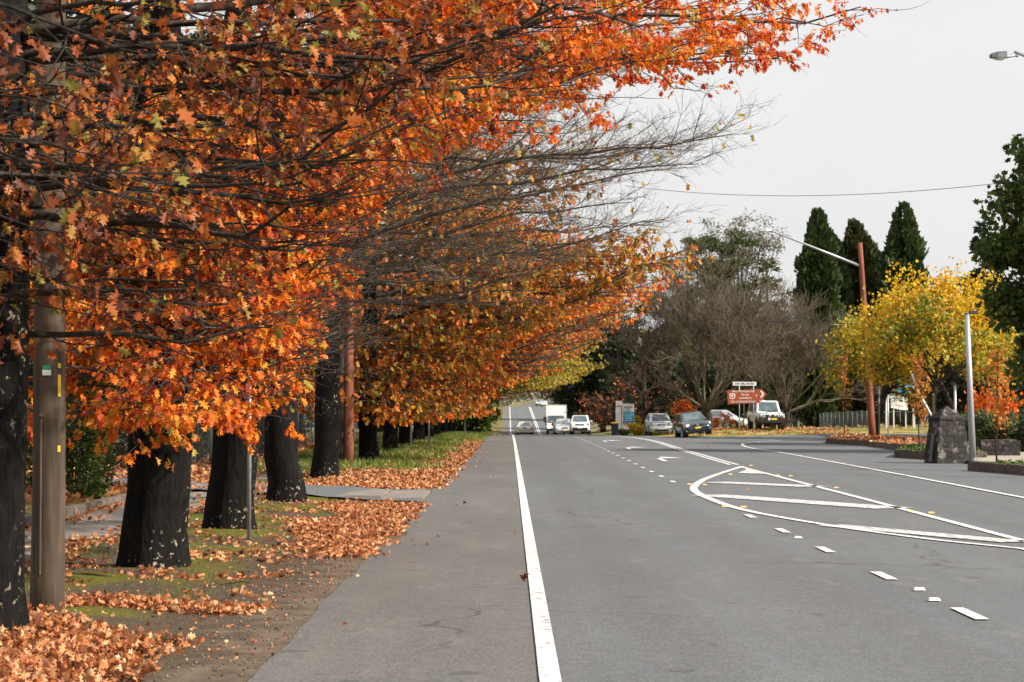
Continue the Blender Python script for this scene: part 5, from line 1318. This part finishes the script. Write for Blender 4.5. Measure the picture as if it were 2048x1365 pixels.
# wires
def wire(label, pts, rad=.014, sag=.0):
    P = np.array(pts, float); n = 30; t = np.linspace(0, 1, n)
    Q = P[0] + (P[1] - P[0]) * t[:, None]; Q[:, 2] -= sag * 4 * t * (1 - t)
    mb = MB(); mb.tube(Q, rad, 5); o = mb.build('overhead_wire', M['wire']); tag(o, label, 'overhead wire')
wire('thin wire sagging across the white sky above the cypress columns', [AT(1250, 372, 95), AT(2120, 352, 70)], .011, .55)
wire('thicker dark wire crossing the bare grey tree to the red timber pole', [AT(1280, 628, 150), AT(1722, 648, 116)], .022, .12)
wire('faint thin wire crossing the bare grey tree below the thicker one', [AT(1240, 676, 170), AT(1722, 620, 117)], .012, .10)
# raised reflectors
def reflector(label, px, py, m, group):
    x, y, _ = G(px, py); r = MB()
    r.loft([[(-.055, -.05, .018), (.055, -.05, .018), (.055, .05, .018), (-.055, .05, .018)], [(-.042, -.03, .04), (.042, -.03, .04), (.042, .03, .04), (-.042, .03, .04)]])
    o = r.build('road_reflector', M[m], loc=(x, y, 0)); tag(o, label, 'road reflector', group)
for px, py in [(1436, 951), (1461, 951), (1379, 971), (1409, 972), (1449, 1016), (1487, 1017), (1672, 978), (1821, 1026), (1862, 1029), (1556, 953), (1581, 954), (1502, 933)]:
    reflector('small yellow raised reflector beside a painted line of the hatched island', px, py, 'reflector_yellow', 'yellow reflectors around the painted island')
for px, py in [(1596, 1079), (1838, 1184), (1868, 1205)]:
    reflector('small white raised reflector on the broken lane line', px, py, 'reflector_white', 'white reflectors on the lane line')

# ------------------------------------------------------------------ vehicles
def wheel(root, x, y, r, w, side, hub='rim'):
    t = MB(); t.tube([(-w / 2, 0, 0), (-w / 2 + .02, 0, 0), (w / 2 - .02, 0, 0), (w / 2, 0, 0)], [r * .93, r, r, r * .93], 24)
    o = t.build('wheel', M['rubber'], root, smooth=False, loc=(x, y, r))
    h = MB(); h.tube([(side * (w / 2 - .01), 0, 0), (side * (w / 2 + .012), 0, 0)], [r * .66, r * .60], 16)
    for q in range(5):
        a = q * 1.2566; h.box((side * (w / 2 + .016), math.sin(a) * r * .32, math.cos(a) * r * .32), (.012, .05, r * .5), tilt=(-a, 'X'))
    h.build('rim', M[hub], o)
def vehicle(name, label, cat, loc, yaw, s, roll=0.0):
    """car: front towards -y; body lofted from stations, cabin lofted upward, glass panels proud of the cabin"""
    root = thing(name, label, cat, loc, yaw)
    root.rotation_euler = (0, roll, yaw)
    L, W, H = s['L'], s['W'], s['H']; P = M[s['paint']]; glass = M[s.get('glass', 'glass')]
    rings = []
    for t, zb, zt, w in s['st']:
        y = -L / 2 + t * L; hw = W / 2 * w
        rings.append([(x * hw, y, z) for x, z in ((-.84, zb), (-.97, zb + .10), (-1.0, zb + (zt - zb) * .55), (-.97, zt - .07), (-.86, zt - .005), (-.4, zt + .02), (.4, zt + .02), (.86, zt - .005), (.97, zt - .07), (1.0, zb + (zt - zb) * .55), (.97, zb + .10), (.84, zb))])
    b = MB(); b.loft(rings); b.build('body', P, root, smooth=True)
    yb0, yb1, yt0, yt1, zb = [-L / 2 + q * L for q in s['cab'][:4]] + [s['cab'][4]]
    wb, wt = W * s['cab'][5] / 2, W * s['cab'][6] / 2
    lv = [(0, 1.0), (.5, 1.0), (.86, 1.0), (.97, .965), (1.0, .86)]
    rr = []
    for t, k in lv:
        y0 = yb0 + (yt0 - yb0) * t + (1 - k) * .5; y1 = yb1 + (yt1 - yb1) * t - (1 - k) * .5; w = (wb + (wt - wb) * t) * k; z = zb - .03 + (H - zb + .03) * t; c = .10
        rr.append([(-w, y0 + c, z), (-w + c * .8, y0, z), (w - c * .8, y0, z), (w, y0 + c, z), (w, y1 - c, z), (w - c * .8, y1, z), (-w + c * .8, y1, z), (-w, y1 - c, z)])
    b = MB(); b.loft(rr); b.build('cabin', P, root, smooth=False)
    def pt(kind, u, t, off=.012):
        z = zb - .03 + (H - zb + .03) * t; w = wb + (wt - wb) * t; y0 = yb0 + (yt0 - yb0) * t; y1 = yb1 + (yt1 - yb1) * t
        if kind == 'f': return (u * (w - .09), y0 - off, z)
        if kind == 'r': return (u * (w - .09), y1 + off, z)
        sd = 1 if kind == 'R' else -1
        return (sd * (w + off), y0 + .10 + (y1 - y0 - .20) * u, z)
    def pane(nm, kind, u0, u1, t0, t1, m=glass):
        q = MB(); f = [pt(kind, u0, t0), pt(kind, u1, t0), pt(kind, u1, t1), pt(kind, u0, t1)]; g = [pt(kind, u0, t0, -.02), pt(kind, u1, t0, -.02), pt(kind, u1, t1, -.02), pt(kind, u0, t1, -.02)]
        q.faces(f + g, [[0, 1, 2, 3], [7, 6, 5, 4], [0, 4, 5, 1], [1, 5, 6, 2], [2, 6, 7, 3], [3, 7, 4, 0]]); return q.build(nm, m, root)
    w0 = pane('windscreen', 'f', -.93, .93, .12, .90)
    wp = MB(); a_, b_ = np.array(pt('f', -.5, .13, .02)), np.array(pt('f', .15, .20, .02)); wp.tube([a_, b_], .008, 4); a_, b_ = np.array(pt('f', .05, .13, .02)), np.array(pt('f', .7, .20, .02)); wp.tube([a_, b_], .008, 4); wp.build('wiper', M['black'], w0)
    pane('rear_window', 'r', -.9, .9, .18, .86, M[s.get('rear_glass', s.get('glass', 'glass'))])
    for k in 'LR':
        for u0, u1 in s.get('side', [(.12, .48), (.52, .86)]): pane('side_window', k, u0, u1, .16, .84)
    wr = s.get('wr', .31); ww = s.get('ww', .2); tx = W / 2 - ww / 2 + .012
    for fy in s.get('axles', (.19, .79)):
        for sd in (-1, 1):
            arch = MB(); arch.tube([(sd * (W / 2 - .30), 0, 0), (sd * (W / 2 + .006), 0, 0)], wr * 1.16, 20); arch.build('wheel_arch', M['black'], root, loc=(0, -L / 2 + fy * L, wr * 1.04))
            wheel(root, sd * tx, -L / 2 + fy * L, wr, ww, sd, s.get('hub', 'rim'))
    yf = -L / 2
    def bx(nm, c, sz, m, bev=.012, rz=0, tilt=None): q = MB(); q.box(c, sz, rz, 0, bev, tilt); return q.build(nm, M[m], root)
    for (nm, c, sz, m) in s['bits']:
        y = yf + c[1] if c[1] < L / 2 else yf + c[1]
        if c[3] if len(c) > 3 else False:
            for sd in (-1, 1): bx(nm, (sd * c[0], y, c[2]), sz, m, min(.03, min(sz) * .35), rz=sd * c[3])
        else: bx(nm, (c[0], y, c[2]), sz, m, min(.03, min(sz) * .35))
    for sd in (-1, 1):
        my = yb0 + .18 * (yt0 - yb0) + .28
        q = MB(); q.box((sd * (W / 2 + .10), my, zb + .07), (.20, .10, .14), bevel=.03); mo = q.build('mirror', M[s.get('mirror', s['paint'])], root)
        q = MB(); q.box((sd * (W / 2 + .10), my + .056, zb + .07), (.16, .008, .10)); q.build('mirror_glass', M['glass'], mo)
    for sd in (-1, 1):
        hy = yf + L * .56; q = MB(); q.box((sd * (W / 2 - .002), hy, zb - .18), (.02, .16, .03), bevel=.006); q.build('door_handle', M[s['paint']], root)
    return root
sedan_st = [(0, .30, .60, .80), (.03, .22, .68, .90), (.10, .20, .76, .97), (.27, .18, .90, 1.0), (.5, .18, .94, 1.0), (.74, .18, .96, 1.0), (.86, .22, .98, .98), (.965, .28, .96, .93), (1, .34, .80, .86)]
hatch_st = [(0, .32, .58, .74), (.03, .22, .68, .88), (.10, .18, .80, .96), (.22, .17, .93, 1.0), (.5, .17, .98, 1.0), (.85, .18, 1.0, 1.0), (.97, .24, .98, .95), (1, .34, .90, .88)]
suv_st = [(0, .46, .80, .84), (.03, .36, .96, .93), (.10, .30, 1.05, .98), (.26, .28, 1.12, 1.0), (.5, .28, 1.14, 1.0), (.88, .30, 1.14, 1.0), (.98, .36, 1.10, .95), (1, .45, .95, .90)]
SEDAN = dict(L=4.75, W=1.80, H=1.44, paint='paint_beige', st=sedan_st, cab=(.25, .90, .42, .76, .93, .90, .66), glass='glass_pale', rear_glass='glass_pale', mirror='black',
             bits=[('tail_light', (.66, 4.70, .80, .35), (.30, .10, .17), 'red_lens'), ('number_plate', (0, 4.775, .82), (.37, .02, .11), 'galv_dull'), ('bumper', (0, 4.72, .44), (1.66, .14, .12), 'paint_beige'), ('valance', (0, 4.70, .27), (1.5, .10, .14), 'black'),
                   ('headlight', (.66, .10, .64, -.4), (.34, .10, .15), 'lamp_glass'), ('grille', (0, .0, .56), (.7, .05, .14), 'black')])
def on(px, d, off=0.012): x = X_at(px, d); return (x, d, gz(x, d) + off)
vehicle('sedan_car', 'champagne sedan seen from behind in the left lane', 'car', on(1049, 219), math.pi, SEDAN)
HATCH = dict(L=3.92, W=1.70, H=1.53, paint='paint_silver', st=hatch_st, cab=(.16, .985, .42, .88, .94, .92, .70), glass='glass', rear_glass='glass_pale',
             bits=[('headlight', (.62, .20, .78, -.55), (.26, .34, .20), 'lamp_glass'), ('grille', (0, .035, .74), (.62, .06, .07), 'black'), ('air_intake', (0, .015, .36), (.98, .07, .16), 'black'), ('fog_light', (.66, .07, .40, -.3), (.14, .08, .08), 'black'),
                   ('number_plate', (0, -.03, .46), (.37, .02, .10), 'sign_white'), ('badge', (0, .01, .765), (.12, .05, .08), 'rim'), ('tail_light', (.74, 3.86, .95, .3), (.14, .1, .3), 'red_lens')])
vehicle('hatchback_car', 'silver small hatchback parked on the grass edge, facing the camera', 'car', on(1317, 152), math.radians(2), HATCH, math.radians(0))
NAVY = dict(L=4.42, W=1.76, H=1.46, paint='paint_navy', st=hatch_st, cab=(.22, .97, .45, .86, .93, .90, .68), hub='rim',
            bits=[('headlight', (.66, .18, .70, -.55), (.32, .28, .17), 'lamp_glass'), ('grille', (0, .03, .66), (.62, .06, .10), 'black'), ('badge', (0, -.01, .67), (.17, .05, .12), 'rim'), ('air_intake', (0, .02, .34), (.9, .07, .12), 'black'),
                  ('number_plate', (0, -.03, .50), (.37, .02, .12), 'plate_yellow'), ('fog_light', (.68, .08, .38, -.3), (.16, .08, .09), 'lamp_glass'), ('tail_light', (.74, 4.36, .95, .3), (.14, .1, .3), 'red_lens')])
xn = X_at(1386, 133); vehicle('hatchback_car', 'navy blue hatchback tilted on the roadside bank', 'car', (xn, 133, gz(xn, 133) + .12), math.radians(5), NAVY, math.radians(-9))
PALE = dict(SEDAN, paint='paint_pale_blue', glass='glass_pale', mirror='black', bits=[('headlight', (.66, .12, .66, -.4), (.36, .12, .14), 'lamp_glass'), ('grille', (0, .02, .62), (.62, .06, .12), 'black'), ('number_plate', (0, -.01, .42), (.38, .03, .12), 'plate_yellow'), ('air_intake', (0, .02, .34), (1.2, .06, .10), 'black'), ('badge', (0, -.02, .64), (.1, .03, .08), 'rim'), ('tail_light', (.66, 4.68, .80, .3), (.3, .1, .16), 'red_lens')])
vehicle('sedan_car', 'pale blue silver sedan with yellow plate in front of the white truck', 'car', on(1127, 193), math.radians(1), PALE)
SUV = dict(L=4.5, W=1.78, H=1.70, paint='paint_white', st=suv_st, cab=(.24, .985, .38, .94, 1.10, .92, .74), wr=.35, ww=.22, glass='glass',
           bits=[('headlight', (.66, .12, .92, -.4), (.32, .16, .18), 'lamp_glass'), ('grille', (0, .01, .90), (.86, .06, .16), 'paint_white'), ('grille_hole', (-.27, -.03, .91), (.13, .04, .10), 'black'), ('grille_hole', (-.09, -.03, .91), (.11, .04, .10), 'black'), ('grille_hole', (.09, -.03, .91), (.11, .04, .10), 'black'), ('grille_hole', (.27, -.03, .91), (.13, .04, .10), 'black'),
                 ('bumper', (0, .01, .50), (1.30, .10, .26), 'black'), ('fog_light', (.72, .06, .62, -.3), (.14, .08, .12), 'lamp_glass'), ('number_plate', (0, -.05, .62), (.37, .02, .10), 'sign_white'), ('roof_rack', (.0, 2.4, 1.80), (1.30, 1.5, .05), 'wire'), ('rack_foot', (.62, 2.0, 1.735, .001), (.06, .3, .10), 'wire'), ('tail_light', (.78, 4.44, 1.1, .3), (.12, .1, .4), 'red_lens')])
vehicle('off_road_car', 'white off-road car with four grille holes and a black roof rack', 'car', on(1160, 186), math.radians(-2), SUV)
ute_st = [(0, .62, .92, .88), (.03, .50, 1.05, .95), (.10, .44, 1.10, .98), (.28, .42, 1.15, 1.0), (.46, .42, 1.15, 1.0), (.9, .46, 1.15, 1.0), (.99, .5, 1.15, .98), (1, .5, 1.12, .97)]
UTE = dict(L=4.9, W=1.76, H=1.86, paint='paint_white', st=ute_st, cab=(.27, .985, .37, .96, 1.12, .92, .78), wr=.39, ww=.25, hub='wire', mirror='black', side=[(.05, .22), (.26, .42), (.47, .92)],
           bits=[('headlight', (.62, .02, .88, .001), (.34, .10, .17), 'lamp_glass'), ('grille', (0, .01, .88), (.80, .08, .20), 'galv_dull'), ('bumper', (0, -.06, .60), (1.78, .22, .36), 'black'), ('under_tray', (0, .2, .40), (1.2, .3, .18), 'black'), ('indicator', (.66, -.175, .66, .001), (.20, .03, .06), 'red_lens'),
                 ('number_plate', (.10, -.18, .68), (.36, .02, .13), 'plate_yellow'), ('sticker', (-.22, -.18, .68), (.15, .02, .15), 'sign_white'), ('spot_lamp', (.17, -.14, .93, .001), (.17, .10, .16), 'lamp_glass'), ('roof_vent', (-.1, 3.6, 1.87), (.5, .7, .06), 'paint_white')])
u = vehicle('ute', 'white ute with a canopy and black bull bar parked on the grass', 'ute', on(1531, 140), math.radians(3), UTE)
q = MB(); yy = -UTE['L'] / 2 - .16
q.tube([(-.42, yy, .74), (-.42, yy, 1.06), (-.34, yy, 1.14), (.34, yy, 1.14), (.42, yy, 1.06), (.42, yy, .74)], .032, 8); q.tube([(-.86, yy + .06, .8), (-.84, yy + .03, 1.02), (-.42, yy, 1.02)], .026, 8); q.tube([(.86, yy + .06, .8), (.84, yy + .03, 1.02), (.42, yy, 1.02)], .026, 8)
q.build('bull_bar', M['black'], u, smooth=True)
HALF = dict(SEDAN, paint='paint_silver', bits=PALE['bits'])
vehicle('sedan_car', 'half hidden silver car behind the dark trunk of the bare tree', 'car', on(1440, 166), math.radians(62), HALF)
vehicle('off_road_car', 'distant white off-road car coming over the far crest', 'car', on(1078, 600), math.radians(-3), dict(SUV, bits=SUV['bits'][:8]))
vehicle('sedan_car', 'distant white car just behind the far white off-road car', 'car', on(1089, 585), math.radians(-3), dict(PALE, paint='paint_white'))
# box truck
xt, yt = X_at(1112, 214), 214.
r = thing('box_truck', 'white box truck with a square cargo box in the oncoming lane', 'truck', (xt, yt, gz(xt, yt) + .012), math.radians(-1))
q = MB(); q.loft([[(-.98 * k, y, z0), (.98 * k, y, z0), (1.0 * k, y, (z0 + z1) / 2), (.93 * k, y, z1), (-.93 * k, y, z1), (-1.0 * k, y, (z0 + z1) / 2)] for y, z0, z1, k in ((-2.9, .55, 1.15, .93), (-2.84, .5, 1.25, .97), (-2.55, .5, 2.0, .96), (-2.42, .5, 2.16, .94), (-1.35, .5, 2.22, .96))]); q.build('truck_cab', M['paint_white'], r)
q = MB(); q.faces([(-.84, -2.865, 1.30), (.84, -2.865, 1.30), (.80, -2.575, 2.02), (-.80, -2.575, 2.02), (-.84, -2.80, 1.28), (.84, -2.80, 1.28), (.80, -2.52, 2.0), (-.80, -2.52, 2.0)], [[0, 1, 2, 3], [7, 6, 5, 4], [0, 4, 5, 1], [1, 5, 6, 2], [2, 6, 7, 3], [3, 7, 4, 0]]); ws = q.build('windscreen', M['glass'], r)
q = MB(); q.box((-.45, -2.86, 1.42), (.22, .02, .10), tilt=(math.radians(-22), 'X')); q.box((.42, -2.86, 1.42), (.34, .02, .14), tilt=(math.radians(-22), 'X')); q.build('dashboard_sticker', M['amber_lens'], ws)
for sd in (-1, 1):
    q = MB(); q.box((sd * .985, -2.0, 1.62), (.03, .7, .55), bevel=.01); q.build('side_window', M['glass'], r)
    q = MB(); q.box((sd * .68, -2.91, .88), (.34, .06, .20), bevel=.02); q.build('headlight', M['lamp_on' if sd < 0 else 'lamp_glass'], r)
    q = MB(); q.box((sd * 1.17, -2.75, 1.72), (.16, .10, .34), bevel=.02); q.box((sd * 1.17, -2.75, 1.42), (.16, .10, .16), bevel=.02); q.tube([(sd * .95, -2.7, 1.9), (sd * 1.17, -2.74, 1.88), (sd * 1.17, -2.74, 1.4)], .014, 6); q.build('mirror', M['black'], r)
    for fy in (-2.1, 1.7): wheel(r, sd * .84, fy, .40, .24, sd, 'galv')
q = MB(); q.box((0, -2.93, .60), (1.9, .12, .30), bevel=.03); q.build('bumper', M['black'], r)
q = MB(); q.box((0, -2.90, 1.06), (1.0, .04, .14), bevel=.01); q.build('grille', M['galv_dull'], r)
q = MB(); q.box((0, -2.995, .62), (.38, .02, .12)); q.build('number_plate', M['plate_yellow'], r)
q = MB(); q.box((0, 1.0, 2.03), (2.14, 4.3, 2.10), bevel=.05); cb = q.build('cargo_box', M['box_white'], r)
q = MB()
for zz in (.985, 3.075): q.box((0, -1.16, zz), (2.16, .04, .05))
for xx in (-1.06, 1.06): q.box((xx, -1.163, 2.03), (.05, .04, 2.0))
q.box((.85, -1.165, 2.35), (.08, .02, .08)); q.build('box_trim', M['galv_dull'], cb)
q = MB(); q.box((0.0, -1.0, 3.12), (.5, .2, .07), bevel=.02); q.build('roof_marker', M['rim'], r)
q = MB(); q.box((0, .6, .78), (.8, 5.0, .30)); q.build('chassis', M['black'], r)

# ------------------------------------------------------------------ fallen leaves, grass, twigs
def scatter(rng, n, dens, box):
    out = np.zeros((0, 2))
    while len(out) < n:
        p = np.c_[rng.uniform(box[0], box[1], n * 2), rng.uniform(box[2], box[3], n * 2)]
        out = np.vstack([out, p[rng.random(len(p)) < dens(p[:, 0], p[:, 1])]])
    return out[:n]
def nz(x, y, s=1.0, k=0): return .5 + .25 * (np.sin(x * 2.1 * s + k) * np.cos(y * 1.7 * s + k * 2) + np.sin(x * .9 * s - y * 1.3 * s + k) + .6 * np.sin(x * 5.3 * s + y * 3.1 * s))
rng = np.random.default_rng(17)
lt = MB()
def litter(P, size, pile, tmpl, tilt=.45):
    n = len(P); h = pile * rng.random(n)
    on_road = (P[:, 0] > [edge_left(v) for v in P[:, 1]]) if n < 60000 else np.zeros(n, bool)
    z = ground_z(P[:, 0], P[:, 1]) + .02 + h
    d = np.c_[rng.normal(0, 1, (n, 2)), rng.normal(0, tilt, n)]
    nr = np.c_[rng.normal(0, tilt * 1.1, (n, 2)), np.ones(n)]
    d = unit(d); nr = np.cross(np.cross(d, nr), d)
    add_leaves(lt, np.c_[P, z], d, size * rng.uniform(.6, 1.25, n), rng, tmpl, 1.5, normal=np.cross(nr, d) * -1)
# deep pile at the bottom left corner
litter(scatter(rng, 17000, lambda x, y: np.clip(1.6 * sstep(-2.35, -2.85, x + .2 * np.sin(y * 5) + .12 * np.sin(y * 11 + x * 7)) * sstep(16.0, 15.0, y + .3 * np.sin(x * 4)), 0, 1), (-5.5, -2.0, 11.5, 16.2)), .072, .10, LEAF_OAK, .9)
# curved streak in front of the lichen spotted oak
litter(scatter(rng, 1500, lambda x, y: np.exp(-((y - 17.9 + .10 * (x + 2.8)) / .2) ** 2) * sstep(-1.95, -2.3, x) * sstep(-4.2, -3.6, x), (-4.2, -1.9, 16.8, 19)), .07, .03, LEAF_OAK, .6)
litter(scatter(rng, 800, lambda x, y: np.clip(nz(x, y, 1.6) * 1.9 - 1.0, 0, 1), (-5.0, -2.2, 14.5, 24)), .07, .006, LEAF_OAK, .2)
# sunlit drift reaching the asphalt by the thin post
litter(scatter(rng, 8500, lambda x, y: np.clip(sstep(-3.0, -2.45, x + .25 * np.sin(y * 1.1)) * sstep(-1.45, -1.75, x + .12 * np.sin(y * 3)) * sstep(24.0, 27.0, y + .5 * np.sin(x * 3)) * sstep(38.5, 36.5, y) * (.35 + 1.0 * nz(x, y, .9, 2)), 0, 1), (-4, -1.35, 23.5, 39)), .078, .03, LEAF_OAK, .35)
litter(scatter(rng, 1300, lambda x, y: np.clip(nz(x, y, 1.3, 1) * 1.9 - 1.0, 0, 1), (-5.0, -2.0, 22, 40)), .075, .008, LEAF_OAK, .2)
# strip past the driveway and along the road edge
litter(scatter(rng, 12000, lambda x, y: np.clip(sstep(-4.6, -3.8, x) * sstep(-1.35, -1.75, x + .15 * np.sin(y * 2)) * (sstep(44, 45.5, y) * sstep(60, 54, y) + sstep(-3.0, -2.2, x + .3 * np.sin(y * .6)) * sstep(52, 58, y)) * (.3 + nz(x, y, .7, 3)), 0, 1), (-5, -1.1, 44, 112)), .10, .05, LEAF_LOBED)
litter(scatter(rng, 1200, lambda x, y: np.clip(nz(x, y, .8, 4) * 1.8 - .8, 0, 1), (-4.6, -1.8, 54, 125)), .16, .05, LEAF_LOBED)
# footpath edges and yard beyond
litter(scatter(rng, 4500, lambda x, y: np.clip(np.maximum(np.exp(-((x + 6.45) / .28) ** 2), np.exp(-((x + 5.0) / .2) ** 2)) * 1.3 + .04, 0, 1), (-7.2, -4.4, 18, 60)), .095, .03, LEAF_OAK)
litter(scatter(rng, 22000, lambda x, y: np.clip(nz(x, y, .4, 5) * 1.6 - .2, 0, 1) * sstep(-6.7, -7.2, x), (-17, -6.7, 28, 100)), .17, .05, LEAF_LOBED)
litter(scatter(rng, 1700, lambda x, y: sstep(-1.55, -1.9, x) * np.clip(.35 + nz(x, y, 1.8, 9) * .6, 0, 1), (-4.6, -1.5, 13.5, 40)), .035, .004, LEAF_LOBED, .3)
# strays on the road and shoulder, then on the right hand bank
litter(scatter(rng, 45, lambda x, y: np.exp(-(x + 1.6) / .45), (-1.7, 3.5, 15, 90)), .08, .0, LEAF_OAK, .2)
litter(np.array([G(1040, 1165)[:2], G(1033, 1070)[:2], G(1775, 1091)[:2], G(1500, 980)[:2], G(1418, 893)[:2]]), .11, 0, LEAF_OAK, .2)
litter(scatter(rng, 1500, lambda x, y: np.clip(nz(x, y, .5, 6) * 1.5 - .3, 0, 1) * sstep(10.2, 11.5, x), (10, 22, 134, 150)), .16, .03, LEAF_LOBED)
o = lt.build('fallen_leaves', M['litter']); tag(o, 'dry brown and orange oak leaves lying in drifts along the roadside', 'fallen leaves', kind='stuff')
def blades(name, label, P, size, m, seed, kind='stuff'):
    rg = np.random.default_rng(seed); n = len(P); mb = MB()
    d = np.c_[rg.normal(0, .35, (n, 2)), np.ones(n)]
    add_leaves(mb, np.c_[P, ground_z(P[:, 0], P[:, 1])], d, size * rg.uniform(.5, 1.3, n), rg, np.array([(-.045, 0), (.045, 0), (.02, .6), (0, 1.0)]), 1.0)
    o = mb.build(name, M[m]); tag(o, label, 'grass', kind=kind)
gp = scatter(rng, 2200, lambda x, y: np.clip(sstep(-3.2, -2.2, x) * sstep(-1.45, -1.75, x + .05 * np.sin(y * 3)) * (.2 + nz(x, y, 2.3, 4)), 0, 1), (-3.4, -1.4, 12.5, 40))
gm = MB(); gs = rng.uniform(.005, .016, len(gp)); gzv = ground_z(gp[:, 0], gp[:, 1])
oct_ = np.array([(1, 0, 0), (0, 1, 0), (-1, 0, 0), (0, -1, 0), (0, 0, .8), (0, 0, -.6)])
gv = (oct_[None] * rng.uniform(.6, 1.3, (len(gp), 6, 1))) * gs[:, None, None] + np.c_[gp, gzv + .004][:, None]
gf = np.array([(0, 1, 4), (1, 2, 4), (2, 3, 4), (3, 0, 4), (1, 0, 5), (2, 1, 5), (3, 2, 5), (0, 3, 5)])
gm.add(gv.reshape(-1, 3), (gf[None] + (np.arange(len(gp)) * 6)[:, None, None]).reshape(-1, 3))
M['pebble'] = leaf_mat('pebble', [(0, (.05, .04, .032)), (.6, (.13, .10, .08)), (1, (.24, .20, .165))], 0.0, .9)
o = gm.build('gravel', M['pebble']); tag(o, 'loose small gravel along the broken asphalt edge', 'gravel', kind='stuff')
P1 = scatter(rng, 42000, lambda x, y: np.clip(sstep(-1.9, -2.7, x + .35 * np.sin(y * .6) + .2 * np.sin(y * 1.7)) * sstep(52, 57, y) * (.4 + nz(x, y, .9, 7)), 0, 1), (-7, -1.7, 51, 170))
blades('grass', 'green grass on the verge under the row of oaks', P1, .22, 'grass_blade', 5)
P2 = scatter(rng, 16000, lambda x, y: sstep(10.0, 11, x) * np.clip(nz(x, y, .6, 8) * 1.4, 0, 1), (10, 32, 133.5, 165))
blades('dry_grass', 'short straw coloured grass on the right hand bank around the sign', P2, .10, 'straw_blade', 6)
P3 = scatter(rng, 9000, lambda x, y: np.clip(nz(x, y, .5, 9) * 1.4, 0, 1), (7.0, 12.0, 150, 215)); P3 = P3[P3[:, 0] > np.array([edge_right(v) + .15 for v in P3[:, 1]])]
blades('bank_grass', 'rough yellow green grass beside the parked silver hatchback', P3, .2, 'grass_blade', 7)
P4 = scatter(rng, 14000, lambda x, y: np.clip(nz(x, y, .4, 3) * 1.4, 0, 1), (-7, -1.0, 170, 380)); P4 = P4[P4[:, 0] < np.array([edge_left(v) - .1 for v in P4[:, 1]])]
blades('roadside_grass', 'dry pale grass along the left edge of the far road', P4, .30, 'bank_leaf', 8)
mp_ = scatter(rng, 9000, lambda x, y: np.clip(nz(x, y, .9, 2) * 3 - 1.5, 0, 1), (-4.9, -2.5, 14, 31))
blades('moss', 'low yellow green moss around the black oak trunks', mp_, .035, 'grass_blade', 9)
for q in range(9):
    a = rng.uniform(0, 6.28); L = rng.uniform(.15, .42); p = np.array([rng.uniform(-3.0, -2.0), rng.uniform(15.5, 30)])
    pts = [(p[0] + math.cos(a) * L * t + .03 * math.sin(9 * t), p[1] + math.sin(a) * L * t, gz(p[0], p[1]) + .035 + .015 * math.sin(7 * t)) for t in np.linspace(0, 1, 5)]
    mb = MB(); mb.tube(pts, [.006, .0055, .005, .004, .002], 5); o = mb.build('fallen_twig', M['dark_bark']); tag(o, 'thin dark fallen twig lying on the gravel edge of the road', 'twig', 'fallen twigs on the gravel edge')
